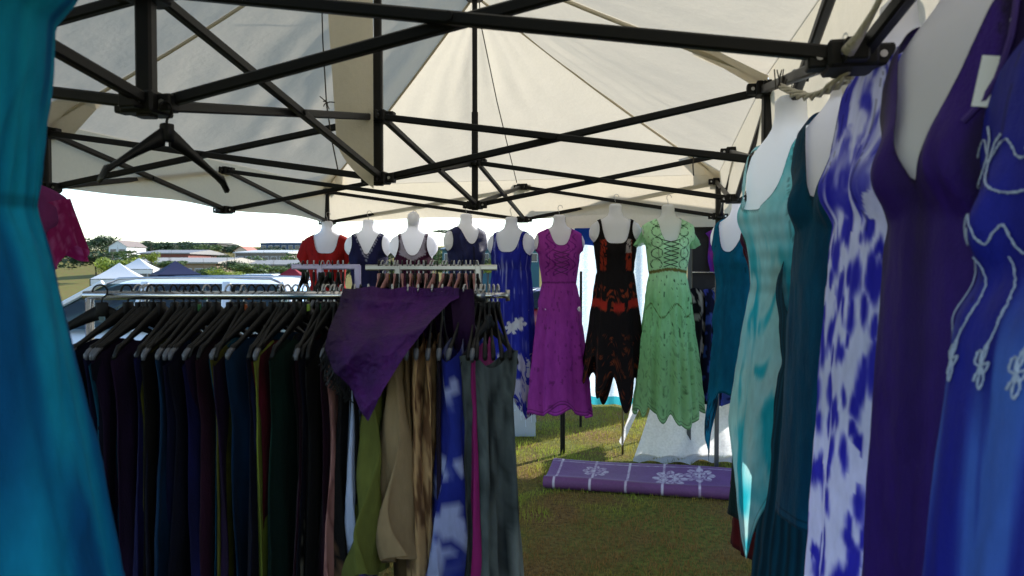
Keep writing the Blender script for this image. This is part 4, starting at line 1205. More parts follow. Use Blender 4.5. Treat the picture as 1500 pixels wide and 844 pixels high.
# ------------------------------------------------------------------ rolled purple mat on the grass
def mat_rug():
    a = Vector((.213, 5.40, 0)); u = Vector((.974, -.225, 0)); v = Vector((.225, .974, 0)); Lr = 1.75
    base = a
    # profile (across, height): front roll, dip, back ridge, down to the ground
    pr = np.array([(.03, .004), (.005, .02), (-.004, .045), (.004, .07), (.03, .086), (.065, .084), (.10, .070), (.15, .066), (.25, .078), (.36, .098), (.43, .112), (.47, .110), (.49, .09), (.485, .05), (.46, .012), (.40, .004)])
    cum = np.concatenate([[0], np.cumsum(np.hypot(*np.diff(pr, axis=0).T))]); cum /= cum[-1]
    sx = np.linspace(0, 1, 200); pxs = np.interp(sx, cum, pr[:, 0]); pzs = np.interp(sx, cum, pr[:, 1])
    k = np.ones(9) / 9
    pxs = np.convolve(np.pad(pxs, 4, 'edge'), k, 'valid'); pzs = np.convolve(np.pad(pzs, 4, 'edge'), k, 'valid')
    def pos(TH, S):
        w = np.interp(S, sx, pxs); h = np.interp(S, sx, pzs) * (1 + .05 * np.sin(TH * 9 + w * 6))
        l = TH * Lr + .0 * w
        return u.x * l + v.x * w, u.y * l + v.y * w, h + .0 * l
    W = cum[-1]
    def cf(TH, S, x, y, z):
        l = TH * Lr; w = np.interp(S, sx, pxs)
        c = mixc((118, 84, 138), (98, 66, 116), fbm(TH * 14, w * 9, 3))
        top = S > .12
        c = mixc(c, C3(96, 50, 92), (w < .06) * .55)
        line = np.abs(((l + .045) % .245) - .122) < .008
        line = line | (np.abs(w - .098) < .006) | (np.abs(w - .405) < .004)
        fl = np.zeros_like(line)
        for (fl_, fw, R_) in ((.335, .27, .095), (.86, .22, .125), (1.06, .29, .11), (1.40, .25, .11)):
            r = np.hypot(l - fl_, (w - fw) * 1.0); an = np.arctan2(w - fw, l - fl_)
            pet = R_ * (.45 + .55 * np.abs(np.cos(4 * an)) ** .6)
            fl = fl | ((r < pet) & (r > .02) & (np.abs(np.sin(8 * an)) > .22) ) & (np.abs(r - pet * .55) > .006)
        wear = .55 + .45 * sm(fbm(TH * 60, w * 40, 9), .3, .6)
        return mixc(c, C3(192, 186, 202), (line | fl) * wear)
    o = build_grid('rolled_mat', pos, np.linspace(0, 1, 330), np.linspace(0, 1, 110), False, None, cf, mat_cloth('woven_plastic_mat', .0, .55, 0, .12, 60, (1, 1, 1), spec=.4))
    o.location = base; tag(o, 'purple mat with white grid lines and flowers, folded on the grass', 'mat')
mat_rug()

# ------------------------------------------------------------------ neighbouring stall
def gazebo(name, label, corners, zg, eave, peak, cm, legm, val=.25, group=None, legs=True):
    c = sum((Vector(q) for q in corners), Vector((0, 0))) / 4
    o = empty(name, (c.x, c.y, zg), 0, label, 'tent', group)
    cs = [Vector((q[0] - c.x, q[1] - c.y, eave)) for q in corners]; top = Vector((0, 0, peak))
    for i in range(4):
        a, b = cs[i], cs[(i + 1) % 4]
        A, B = np.array(a), np.array(b); Tp = np.array(top)
        def pos(TH, S):
            e = A + (B - A) * TH[..., None]; p = Tp + (e - Tp) * S[..., None]
            return p[..., 0], p[..., 1], p[..., 2] - .06 * (peak - eave) * np.sin(np.pi * S)
        build_grid('roof_panel', pos, np.linspace(0, 1, 9), np.linspace(0, 1, 7), False, None, None, cm, o)
        d = (b - a); nrm = Vector((d.y, -d.x, 0)).normalized() * .01
        mb = MB(); n = 12
        vs_ = []; fs = []
        for j in range(n + 1):
            p = a.lerp(b, j / n) + nrm * math.sin(j * 1.7)
            vs_ += [p + Vector((0, 0, .003)), p - Vector((0, 0, val))]
        for j in range(n): fs.append((2 * j, 2 * j + 1, 2 * j + 3, 2 * j + 2))
        mb.add(vs_, fs); mb.build('valance', cm, o, True)
        MB().bar(a - Vector((0, 0, .02)), b - Vector((0, 0, .02)), .03).build('eave_bar', legm, o)
        if legs: MB().bar(Vector((a.x, a.y, .005)), Vector((a.x, a.y, eave)), .036).build('leg', legm, o)
    return o
M['blue_canopy'] = mat_cloth('blue_polyester', .35, .7, .05, .3, 5, (1, 1, 1), col=(30, 84, 190))
nb = gazebo('neighbouring_tent', 'white-roofed tent of the next stall beyond the green dress', [(.42, 6.45), (3.35, 5.85), (3.85, 8.15), (.72, 8.85)], 0, 2.16, 3.0, M['canopy'], M['frame'], .30)
def lace_wall():
    m, nt, out = mat_new('pale_blue_lace'); N = nt.nodes; K = nt.links
    b = N.new('ShaderNodeBsdfPrincipled'); t = N.new('ShaderNodeBsdfTranslucent'); mx = N.new('ShaderNodeMixShader'); mx.inputs[0].default_value = .5
    tc = N.new('ShaderNodeTexCoord'); vo = N.new('ShaderNodeTexVoronoi'); vo.feature = 'DISTANCE_TO_EDGE'; vo.inputs['Scale'].default_value = 52
    nz = N.new('ShaderNodeTexNoise'); nz.inputs['Scale'].default_value = 9; ad = N.new('ShaderNodeMix'); ad.data_type = 'RGBA'; ad.inputs[0].default_value = .25
    K.new(tc.outputs['Object'], ad.inputs[6]); K.new(nz.outputs[1], ad.inputs[7]); K.new(ad.outputs[2], vo.inputs['Vector'])
    rp_ = N.new('ShaderNodeValToRGB'); rp_.color_ramp.elements[0].position = .04; rp_.color_ramp.elements[0].color = L4((216, 226, 234))
    rp_.color_ramp.elements[1].position = .14; rp_.color_ramp.elements[1].color = L4((176, 200, 218))
    K.new(vo.outputs[0], rp_.inputs[0]); K.new(rp_.outputs[0], b.inputs['Base Color']); K.new(rp_.outputs[0], t.inputs[0])
    b.inputs['Roughness'].default_value = .8
    K.new(b.outputs[0], mx.inputs[1]); K.new(t.outputs[0], mx.inputs[2]); K.new(mx.outputs[0], out.inputs[0])
    a, bb = Vector((.70, 8.72)), Vector((1.85, 8.47)); base = Vector((.70, 8.72, 0)); d = bb - a
    def pos(TH, S):
        w = .03 * np.sin(TH * 22) + .015 * np.sin(TH * 51 + 1)
        return d.x * TH + w * .2, d.y * TH + w, 1.98 - 1.96 * S
    o = empty('patterned_curtain', base, 0, 'pale blue lace-patterned curtain wall with turquoise lower border', 'curtain')
    build_grid('curtain_panel', lambda TH, S: pos(TH, S * .955), np.linspace(0, 1, 90), np.linspace(0, 1, 14), False, None, None, m, o)
    build_grid('curtain_border', lambda TH, S: pos(TH, .955 + S * .045), np.linspace(0, 1, 90), np.linspace(0, 1, 4), False, None, None, mat_cloth('turquoise_border', .3, .8, 0, .2, 8, col=(60, 170, 185)), o)
lace_wall()
def shade_wall():  # unseen wall added to keep the sun off the grass inside the big tent
    a, b = Vector((3.36, 5.87)), Vector((3.86, 8.13)); d = b - a
    o = build_grid('curtain', lambda TH, S: (d.x * TH + .03 * np.sin(TH * 25), d.y * TH, 2.0 - 1.97 * S), np.linspace(0, 1, 60), np.linspace(0, 1, 8), False, None, None, M['blue_canopy'])
    o.location = (a.x, a.y, 0); tag(o, 'plain blue wall added at the next stall tent to shade the grass', 'curtain')
shade_wall()
bl = MB(); bl.box((0, -.004, -.34), (.42, .004, 0), .002); bo = bl.build('blue_banner', M['blue_canopy'], None); bo.location = (.66, 8.60, 2.14); bo.rotation_euler = (0, R(6), R(-12)); tag(bo, 'small plain blue cloth banner above the lace curtain', 'banner')

def stall_table():
    o = empty('cloth_covered_table', (1.55, 6.75, 0), 0, 'trestle table covered by a white sheet that trails on the grass', 'table')
    MB().box((-.30, -.28, .62), (.75, .35, .65), .005).build('table_top', M['paper'], o)
    for x in (-.26, .70):
        for y in (-.25, .31):
            MB().tube([(x, y, .005), (x, y, .62)], .014, 10).build('leg', M['steel'], o)
    cl = empty('white_table_sheet', (1.55, 6.75, 0), 0, 'white sheet draped over the stall table, bunched on the ground', 'sheet')
    def pos(TH, S):
        # path: over the top then down the front with a swept corner and a pooled hem
        x = -.36 + 1.16 * TH
        top = S < .3
        yt = .36 - (.36 + .30) * (S / .3)
        k = np.clip((S - .3) / .7, 0, 1)
        sweep = .42 * np.clip(1 - TH / .35, 0, 1) ** 1.5 * 0
        fall = k * .71
        z = .665 - fall
        pool = np.clip(-(z - .02), 0, 1)
        f = .035 * np.sin(TH * 21 + 2 * np.sin(TH * 5)) + .02 * np.sin(TH * 47 + 1)
        y = -.30 - .28 * k ** 2 + f * k - pool * 2.2
        zz = np.maximum(z, .02 + .025 * np.abs(np.sin(TH * 33 + S * 40)) * (pool > 0))
        xx = x + .10 * k * np.sin(TH * 3 + .5) + -.30 * k ** 1.5 * np.clip(1 - TH * 2.2, 0, 1)
        zz = zz + .0
        return np.where(top, x, xx), np.where(top, yt, y), np.where(top, .657 + .004 * np.sin(TH * 40), zz)
    build_grid('sheet_panel', pos, np.linspace(0, 1, 150), np.linspace(0, 1, 80), False, None, None, M['whitecloth'], cl)
    def pos2(TH, S):
        y = .36 - .66 * TH; k = S
        f = .02 * np.sin(TH * 17)
        return -.37 - .30 * k * TH - f * k - .10 * k * (1 - TH), y - .06 * k, .655 - .58 * k * (.75 + .25 * TH)
    build_grid('sheet_side', pos2, np.linspace(0, 1, 40), np.linspace(0, 1, 30), False, None, None, M['whitecloth'], cl)
stall_table()
def steel_stand(px, py, D=None):
    D = F * EYE / (py - 390); x = (px - 750) / F * D
    return x, D
x_, D_ = steel_stand(913, 668)
o = MB().tube([(0, 0, .004), (0, 0, 1.75)], .010, 10).build('display_stand', M['steel'], None, True)
o.location = (x_, D_, 0); tag(o, 'thin grey steel pole beside the white sheet', 'stand')
x_, D_ = steel_stand(823, 668)
o = MB().bar((0, 0, .004), (0, 0, 1.6), .022).build('display_stand', M['frame'], None)
o.location = (x_, D_, 0); tag(o, 'black square pole standing on the sunlit grass below the purple dress', 'stand')
x_, D_ = steel_stand(851, 627)
o = MB().bar((0, 0, .004), (0, 0, 1.5), .024).build('display_stand', M['frame'], None)
o.location = (x_, D_, 0); tag(o, 'black square pole farther back, between the purple dress and the lace curtain', 'stand')

# framed display panel with garments
def display():
    base = P(1078, 578, 6.25); base.z = 0
    o = empty('garment_display', base, R(-12), 'tall dark display panel in a grey frame hung with patterned clothes', 'display panel')
    z0, z1, hw = .50, 1.93, .34
    MB().box((-hw, .0, z0), (hw, .02, z1)).build('back_board', mat_pbr('dark_board', (38, 34, 38), .8), o)
    for x in (-hw - .018, hw + .018): MB().bar((x, .0, .0), (x, .0, z1 + .04), .034, .034, .15).build('frame_post', M['frame_alu'], o)
    MB().bar((-hw, 0, z1 + .02), (hw, 0, z1 + .02), .034).build('top_rail', M['frame_alu'], o)
    MB().bar((-hw, 0, z0 - .02), (hw, 0, z0 - .02), .034).build('bottom_rail', mat_pbr('pale_wood', (150, 132, 108), .7), o)
    MB().tube([(-hw, -.08, 1.50), (hw, -.08, 1.50)], .007, 8).build('hanging_rod', M['chrome'], o)
    c, s_ = math.cos(R(-12)), math.sin(R(-12))
    wp = lambda x, y, z: (base.x + x * c - y * s_, base.y + x * s_ + y * c, z)
    def pt(TH, S, x, y, z): return mixc((110, 50, 170), (190, 60, 150), sm(fbm(x * 9, z * 7, 5), .4, .65))
    rail_garment('tie_dye_tee', 'purple and pink tie-dye T-shirt on the framed display panel', 'top', wp(-.03, -.05, 1.98), R(-12), pt, .46, .21, .17, .03, 401, 'cotton', None, 50, 30, neck=.08)
    def pp(c1, c2, c3, sd):
        return lambda TH, S, x, y, z: np.where((fbm(x * 24, z * 20, sd, 4) > .55)[..., None], mixc(c1, c2, fbm(x * 12, z * 12, sd + 4)), C3(*c3))
    for i, (x, a, b, c3, nm, lb) in enumerate(((-.24, (190, 186, 176), (120, 110, 104), (16, 14, 20), 'black_floral_dress', 'black and cream floral dress on the framed display panel'),
                                        (-.14, (70, 60, 150), (40, 90, 150), (20, 22, 50), 'blue_floral_dress', 'dark blue floral dress on the framed display panel'),
                                        (-.02, (90, 130, 180), (60, 50, 150), (30, 30, 70), 'blue_paisley_dress', 'blue paisley dress on the framed display panel'),
                                        (.12, (90, 60, 130), (40, 40, 60), (20, 14, 26), 'dark_violet_print_dress', 'dark violet printed dress on the framed display panel'))):
        rail_garment(nm, lb, 'dress', wp(x, -.08, 1.50), R(-12 + 28), pp(a, b, c3, 30 + i), 1.02, .13, .12, .03, 410 + i, 'cotton', None, 60, 50)
display()

# clear storage tub with white bags
def tub():
    D = 7.1; c = P(757, 640, D); o = empty('storage_tub', (c.x, D + .2, 0), 0, 'clear plastic storage tub filled with white bags on the grass', 'storage tub')
    g = mat_pbr('clear_polypropylene', (205, 215, 225), .25, 0, .03); 
    nt = g.node_tree; b = [n for n in nt.nodes if n.type == 'BSDF_PRINCIPLED'][0]; b.inputs['Alpha'].default_value = .45
    w, d, h = .17, .24, .34
    mb = MB()
    for (a, e) in (((-w, -d, .01), (w, -d + .004, h)), ((-w, d - .004, .01), (w, d, h)), ((-w, -d + .004, .01), (-w + .004, d - .004, h)), ((w - .004, -d + .004, .01), (w, d - .004, h)), ((-w + .004, -d + .004, .01), (w - .004, d - .004, .014))):
        mb.box(a, e)
    mb.build('tub_wall', g, o)
    mb = MB(); mb.box((-w - .012, -d - .012, h - .02), (w + .012, -d - .0005, h)); mb.box((-w - .012, d + .0005, h - .02), (w + .012, d + .012, h)); mb.build('tub_rim', g, o)
    for k in range(5):
        cx, cy, cz = random.uniform(-.07, .07), random.uniform(-.12, .12), .06 + .05 * k * .9
        def pos(TH, S):
            r = .085 * np.sin(np.pi * np.clip(S, .01, .99)) ** .6 * (1 + .16 * np.sin(3 * TH + k) + .12 * np.sin(7 * TH + 9 * S) + .1 * np.sin(11 * S + k))
            return cx + r * np.cos(TH), cy + r * np.sin(TH) * 1.1, cz + .05 * np.cos(np.pi * S)
        bo = build_grid('plastic_bag', pos, np.linspace(0, 2 * np.pi, 33)[:-1], np.linspace(0, 1, 18), True, None, None, M['whitecloth'])
        bo.location = o.location; tag(bo, 'crumpled white bag inside the clear storage tub', 'bag', 'bags in the storage tub')
tub()
# ------------------------------------------------------------------ cars
def car(name, label, loc, rz, paint):
    o = empty(name, loc, rz, label, 'car')
    pm = mat_pbr('car_paint', paint, .28, 0, .02, 3, coat=.7)
    gl = mat_glass('car_glass', (120, 150, 155), .45); rub = mat_pbr('tyre_rubber', (22, 22, 22), .9); trim = mat_pbr('dark_trim', (30, 31, 33), .5)
    st = [(0, .30, .58, .50), (.06, .24, .66, .66), (.35, .22, .78, .76), (.95, .22, .90, .82), (1.2, .22, .95, .84), (2.6, .22, .97, .85), (3.7, .22, .97, .83), (4.05, .25, .92, .78), (4.2, .32, .80, .72)]
    n = 14; vs_ = []; fs = []
    for (x, zb, zt, hw) in st:
        for k in range(n):
            a = 2 * math.pi * k / n + math.pi / n; c, s_ = math.cos(a), math.sin(a)
            vs_.append((x, hw * math.copysign(abs(c) ** .35, c), (zb + zt) / 2 + (zt - zb) / 2 * math.copysign(abs(s_) ** .45, s_)))
    for i in range(len(st) - 1):
        for k in range(n):
            j = (k + 1) % n; fs.append((i * n + k, i * n + j, i * n + n + j, i * n + n + k))
    fs += [tuple(range(n)), tuple(reversed(range((len(st) - 1) * n, len(st) * n)))]
    MB().add(vs_, fs).build('body', pm, o, True)
    # roof: crowned grid
    rx0, rx1, rz_ = 1.95, 3.80, 1.43
    def pos(TH, S):
        x = rx0 + (rx1 - rx0) * TH; w = .60 * (2 * S - 1)
        e = 1 - (np.abs(2 * S - 1)) ** 6 * .045 / .05
        z = rz_ - .05 * (2 * S - 1) ** 4 - .07 * np.clip(1 - TH / .18, 0, 1) ** 2 - .06 * np.clip((TH - .85) / .15, 0, 1) ** 2
        return x, w, z
    build_grid('roof', pos, np.linspace(0, 1, 24), np.linspace(0, 1, 20), False, None, None, pm, o)
    zb = .955; zt = rz_ - .05
    bw, tw = .79, .605
    ws = [(1.10, -.74, zb), (1.10, .74, zb), (1.97, .56, rz_ - .07), (1.97, -.56, rz_ - .07)]
    MB().add(ws, [(0, 1, 2, 3)]).build('windscreen', gl, o)
    MB().add([(4.08, .72, zb - .02), (4.08, -.72, zb - .02), (3.82, -.56, rz_ - .065), (3.82, .56, rz_ - .065)], [(0, 1, 2, 3)]).build('rear_window', gl, o)
    for s_ in (-1, 1):
        for (xa, xb, ta, tb) in ((1.30, 2.30, 2.02, 2.36), (2.40, 3.20, 2.44, 3.16), (3.30, 3.95, 3.24, 3.70)):
            MB().add([(xa, s_ * bw, zb), (xb, s_ * bw, zb), (tb, s_ * tw, zt), (ta, s_ * tw, zt)], [(0, 1, 2, 3)]).build('side_window', gl, o)
        for (xa, ta) in ((1.20, 1.98), (2.35, 2.40), (3.25, 3.20), (4.02, 3.76)):
            MB().bar((xa, s_ * bw, zb - .02), (ta, s_ * (tw + .004), zt + .012), .075, .045).build('pillar', pm, o)
        pts = [(2.0, s_ * .57, rz_ - .05)] + [(2.12 + 1.5 * t, s_ * .57, rz_ - .002 + .012 * math.sin(math.pi * t)) for t in np.linspace(0, 1, 9)] + [(3.74, s_ * .57, rz_ - .05)]
        MB().tube(pts, .013, 8).build('roof_rail', M['steel'], o, True)
        m = MB(); m.box((1.42, s_ * .86 - .06, .96), (1.56, s_ * .86 + .06, 1.08), .02); m.build('wing_mirror', pm, o)
        for x in (2.15, 3.05): MB().box((x, s_ * .855 - .012, .80), (x + .16, s_ * .855 + .012, .83), .005).build('door_handle', trim, o)
        MB().box((.02, s_ * .52 - .12, .58), (.16, s_ * .52 + .12, .69), .02).build('headlight', gl, o)
        MB().box((4.08, s_ * .62 - .1, .66), (4.19, s_ * .62 + .1, .86), .02).build('tail_light', mat_pbr('red_lens', (150, 20, 20), .2), o)
        for x in (.80, 3.35):
            w = MB(); w.tube([(x, s_ * .62, .31), (x, s_ * .84, .31)], .31, 24); w_ = w.build('tyre', rub, o)
            r = MB(); r.tube([(x, s_ * .70, .31), (x, s_ * .848, .31)], .20, 16); r.build('rim', M['steel'], w_)
    MB().box((1.3, -.70, .30), (3.9, .70, .55)).build('cabin_floor', trim, o)
    for x in (2.1, 3.0):
        for y in (-.38, .38):
            MB().box((x, y - .25, .5), (x + .16, y + .25, 1.12), .04).build('seat_back', trim, o)
    return o
c_ = car('parked_car', 'white hatchback with silver roof rails parked just outside the tent', (-5.9, 8.3, 0), R(-3), (226, 228, 230))
c_ = car('parked_car', 'dark red hatchback parked beyond the navy dress', (-1.5, 20.2, float(T(0, 20)) - .12), R(4), (130, 24, 34))

# ------------------------------------------------------------------ far tents, trees, buildings
def poly(name, c): return mat_cloth(name, .25, .8, .05, .2, 3, (1, 1, 1), col=c)
M['tent_white'] = poly('white_polyester', (222, 224, 228)); M['tent_navy'] = poly('navy_polyester', (38, 46, 80)); M['tent_red'] = poly('red_polyester', (140, 40, 50))
def far_tent(label, px0, px1, ypk, D, mat, yaw=.5, group=None, w=None):
    w = w or (px1 - px0) / F * D / (abs(math.cos(yaw)) + abs(math.sin(yaw))); cx = ((px0 + px1) / 2 - 750) / F * D
    zp = EYE + (390 - ypk) / F * D
    cs = []
    for k in range(4):
        a = yaw + math.pi / 4 + k * math.pi / 2; cs.append((cx + w * .7071 * math.cos(a), D + w * .7071 * math.sin(a)))
    zg = float(T(cx, D))
    return gazebo('market_tent', label, cs, zg, zp - zg - w * .34, zp - zg, mat, M['frame'], .3, group)
far_tent('white peaked market tent in the valley beside the navy tent', 132, 218, 385, 40, M['tent_white'], .35)
far_tent('pale market tent half hidden behind the white peaked one', 176, 232, 378, 52, M['tent_white'], .2)
t_ = far_tent('navy and white market tent in the valley with a white sign', 216, 298, 382, 42, M['tent_navy'], .62)
mb = MB().box((-.9, -2.35, 1.35), (-.05, -2.32, 2.0)).build('shop_sign', M['paper'], t_)
MB().box((-.62, -2.3535, 1.58), (-.32, -2.3515, 1.76)).build('sign_emblem', mat_pbr('sign_ink', (60, 60, 70), .7), t_)
bt = far_tent('dark navy stall tent with red roof and web address lettering', 404, 452, 391, 24, M['tent_red'], .06, None, 1.1)
mb = MB().box((-.56, -.60, 1.20), (.56, -.58, 1.62)).build('banner', M['tent_navy'], bt)
fc = bpy.data.curves.new('lettering', 'FONT'); fc.body = 'www.chea'; fc.size = .2; fc.extrude = .002
fo = bpy.data.objects.new('lettering_source', fc); COL.objects.link(fo)
dg = bpy.context.evaluated_depsgraph_get(); fm = bpy.data.meshes.new_from_object(fo.evaluated_get(dg)); bpy.data.objects.remove(fo)
fm.materials.clear(); fm.materials.append(M['paper'])
lt = link('lettering', fm, bt); lt.location = (-.50, -.605, 1.34); lt.rotation_euler = (R(90), 0, 0)

def leaf_mat(name, c0, c1):
    m, nt, out = mat_new(name); N = nt.nodes; K = nt.links
    b = N.new('ShaderNodeBsdfPrincipled'); t = N.new('ShaderNodeBsdfTranslucent'); mx = N.new('ShaderNodeMixShader'); mx.inputs[0].default_value = .3
    g = N.new('ShaderNodeNewGeometry'); r = N.new('ShaderNodeValToRGB'); r.color_ramp.elements[0].color = L4(c0); r.color_ramp.elements[1].color = L4(c1)
    K.new(g.outputs['Random Per Island'], r.inputs[0]); K.new(r.outputs[0], b.inputs['Base Color']); K.new(r.outputs[0], t.inputs[0])
    b.inputs['Roughness'].default_value = .7
    K.new(b.outputs[0], mx.inputs[1]); K.new(t.outputs[0], mx.inputs[2]); K.new(mx.outputs[0], out.inputs[0]); return m
LM = [leaf_mat('dark_foliage', (34, 50, 34), (62, 84, 50)), leaf_mat('mid_foliage', (52, 72, 38), (92, 112, 56)), leaf_mat('lime_foliage', (96, 116, 36), (150, 162, 60))]
bark = mat_pbr('bark', (78, 64, 52), .9, 0, .3, 8, .5, 20)
def crown_mesh(seed, lm, n=1500, flat=1.0):
    r = np.random.default_rng(seed)
    nb_ = 11; cen = r.normal(0, .33, (nb_, 3)); cen[:, 2] *= .6 * flat; cen[:, 2] += .05; rad = r.uniform(.22, .42, nb_)
    k = r.integers(0, nb_, n); d = r.normal(0, 1, (n, 3)); d /= np.linalg.norm(d, axis=1)[:, None]
    p = cen[k] + d * (rad[k] * r.uniform(.7, 1.05, n) )[:, None] * np.array([1, 1, .75 * flat])
    s = r.uniform(.03, .07, n)
    a = r.normal(0, 1, (n, 3)); a /= np.linalg.norm(a, axis=1)[:, None]; b = np.cross(a, d); b /= (np.linalg.norm(b, axis=1)[:, None] + 1e-6)
    V = np.stack([p + a * s[:, None], p + b * s[:, None] * .7, p - a * s[:, None], p - b * s[:, None] * .7], 1)
    me = bpy.data.meshes.new('crown'); me.from_pydata(V.reshape(-1, 3).tolist(), [], np.arange(n * 4).reshape(n, 4).tolist()); me.materials.append(LM[lm]); return me
CR = [[crown_mesh(10 * l + i, l, 1500, (1, .8, .65)[i]) for i in range(3)] for l in range(3)]
def trunk_mesh():
    m = MB(); m.tube([(0, 0, -.95), (.01, .01, -.5), (0, 0, .1)], [.07, .05, .03], 8)
    for k in range(5):
        a = k * 1.26; m.tube([(0, 0, -.5 + .1 * k), (.15 * math.cos(a), .15 * math.sin(a), -.2 + .1 * k), (.32 * math.cos(a), .32 * math.sin(a), .05 + .08 * k)], [.03, .02, .01], 6)
    return m.mesh('trunk', bark, True)
TR = trunk_mesh()
def tree(name, label, px, pytop, D, wpx, lm, i, group, hpx=None):
    x = (px - 750) / F * D; w = wpx / F * D / 1.25; h = (hpx or wpx * .75) / F * D / 1.3
    zt = EYE + (390 - pytop) / F * D; zc = zt - h * .6
    zg = float(T(x, D))
    o = empty(name, (x, D, zg), random.uniform(0, 6), label, 'tree', group)
    c = link('crown', CR[lm][i % 3], o); c.location = (0, 0, zc - zg); c.scale = (w, w, h)
    t = link('trunk', TR, o); hh = max(zc - zg, .4); t.location = (0, 0, hh * .97); t.scale = (max(.4, h * .5), max(.4, h * .5), hh)
HGp = 'trees along the far hillside'
hl = 'dark bushy tree along the hillside ridge behind the buildings'
for j, (px, yt, D, w, lm, h) in enumerate([(152, 340, 230, 46, 0, 34), (182, 356, 215, 34, 0, 22), (212, 350, 240, 40, 0, 26), (238, 350, 225, 44, 0, 30), (262, 354, 235, 40, 0, 24), (286, 351, 245, 44, 0, 26), (306, 354, 230, 40, 1, 26),
        (328, 356, 240, 40, 0, 22), (346, 358, 220, 34, 0, 22), (370, 360, 240, 36, 1, 20), (395, 358, 230, 40, 0, 24), (425, 358, 200, 44, 1, 30), (450, 360, 200, 44, 1, 30), (560, 356, 200, 50, 1, 34), (590, 358, 190, 50, 0, 34),
        (620, 352, 210, 40, 0, 34), (636, 360, 180, 46, 1, 40), (706, 350, 190, 44, 0, 44), (730, 356, 190, 40, 1, 36), (780, 352, 200, 50, 0, 40), (175, 362, 160, 40, 1, 22), (255, 362, 180, 40, 1, 20), (500, 356, 200, 50, 1, 36), (120, 345, 240, 50, 0, 40), (90, 350, 220, 50, 0, 40),
        (60, 350, 220, 60, 0, 44), (20, 350, 220, 60, 1, 44), (-30, 348, 230, 60, 0, 44), (840, 352, 220, 60, 0, 44), (900, 354, 220, 60, 1, 44), (960, 352, 220, 60, 0, 44), (1030, 354, 220, 60, 1, 44), (1100, 352, 220, 60, 0, 44)]):
    tree('hillside_tree', hl if lm == 0 else 'mid green tree along the hillside among darker ones', px, yt, D, w, lm, j, HGp if lm == 0 else 'mid green hillside trees', h)
for px, yt in ((642, 336), (657, 337), (670, 337)):
    tree('umbrella_pine', 'flat-topped pine standing on the hilltop against the sky', px, yt, 300, 20, 0, 2, 'flat-topped pines on the hilltop', 8)
for j, (px, yt, D, w, h) in enumerate([(140, 362, 120, 60, 40), (196, 368, 130, 34, 22), (300, 366, 135, 36, 22), (330, 370, 120, 34, 22), (430, 368, 110, 50, 36), (400, 384, 75, 50, 24), (440, 380, 80, 60, 34), (300, 388, 60, 50, 26), (250, 376, 80, 40, 24), (345, 378, 85, 44, 26), (385, 372, 100, 44, 30), (188, 380, 60, 36, 30), (505, 372, 90, 60, 44), (570, 374, 90, 60, 44), (640, 372, 95, 50, 40), (700, 368, 95, 46, 40), (745, 366, 95, 46, 40)]):
    tree('valley_tree', 'leafy green tree standing among the low valley buildings', px, yt, D, w, 1 if j % 3 else 0, j, 'trees among the valley buildings', h)
tree('lime_shrub', 'lime green shrub in front of the navy and white market tent', 330, 393, 33, 52, 2, 0, None, 20)
tree('lime_tree', 'yellow-green tree behind the white peaked market tent', 168, 372, 62, 46, 2, 1, None, 40)
tree('lime_tree', 'small lime tree in front of the brick-red building', 222, 368, 75, 24, 2, 0, None, 20)
tree('round_tree', 'round dark green tree before the long low building', 365, 381, 70, 70, 1, 0, None, 30)
tree('round_tree', 'small green shrub seen behind the rack beside the blue sundress', 715, 382, 40, 46, 2, 2, None, 26)

def building(name, label, px0, px1, ytop, D, depth, wall, roofc, h=None, gable=False, win=(0, 0), wincol=(50, 60, 70), roofh=.35):
    xa, xb = (px0 - 750) / F * D, (px1 - 750) / F * D; zt = EYE + (390 - ytop) / F * D; cx = (xa + xb) / 2
    zg = float(T(cx, D + depth / 2)) - .3; zg = min(zg, zt - (h or 2.5)); w = (xb - xa) / 2; H = zt - zg
    o = empty(name, (cx, D, zg), 0, label, 'building')
    wmt = mat_pbr('wall_render', wall, .85, 0, .12, .8); rmt = mat_pbr('roof_sheet', roofc, .6, 0, .12, 1.2); gmt = mat_pbr('window_pane', wincol, .15, 0, .1)
    MB().box((-w, 0, 0), (w, depth, H)).build('wall', wmt, o)
    if gable:
        ov = .3; g = MB(); zr = H + (w * .7); g.add([(-w - ov, -ov, H - .1), (0, -ov, zr), (w + ov, -ov, H - .1), (-w - ov, depth + ov, H - .1), (0, depth + ov, zr), (w + ov, depth + ov, H - .1)], [(0, 1, 4, 3), (1, 2, 5, 4)]); g.build('roof', rmt, o)
        MB().add([(-w, -.002, H), (w, -.002, H), (0, -.002, zr - .12)], [(0, 1, 2)]).build('gable_wall', wmt, o)
    else:
        r = MB(); r.add([(-w - .4, -.4, H - .02), (w + .4, -.4, H - .02), (w + .4, depth + .4, H - .02), (-w - .4, depth + .4, H - .02), (-w - .4, -.4, H + roofh * .4), (w + .4, -.4, H + roofh * .4), (w + .4, depth * .5, H + roofh * 2), (-w - .4, depth * .5, H + roofh * 2), (w + .4, depth + .4, H + roofh * .4), (-w - .4, depth + .4, H + roofh * .4)],
              [(0, 1, 5, 4), (4, 5, 6, 7), (7, 6, 8, 9), (1, 2, 8, 6, 5), (3, 0, 4, 7, 9), (2, 3, 9, 8), (0, 3, 2, 1)]); r.build('roof', rmt, o)
    nx, nz = win
    if nx:
        for i in range(nx):
            for j in range(nz):
                x = -w + (2 * w) * (i + .5) / nx; z = H - (H * .0) - 1.2 - j * 3.0; ww = min(.9, w / nx * .62)
                f = MB().box((x - ww - .08, -.06, z - .68), (x + ww + .08, .02, z + .68)).build('window', mat_pbr('window_frame', (190, 190, 188), .6), o)
                MB().box((x - ww, -.085, z - .58), (x + ww, -.065, z + .58)).build('pane', gmt, f)
    return o
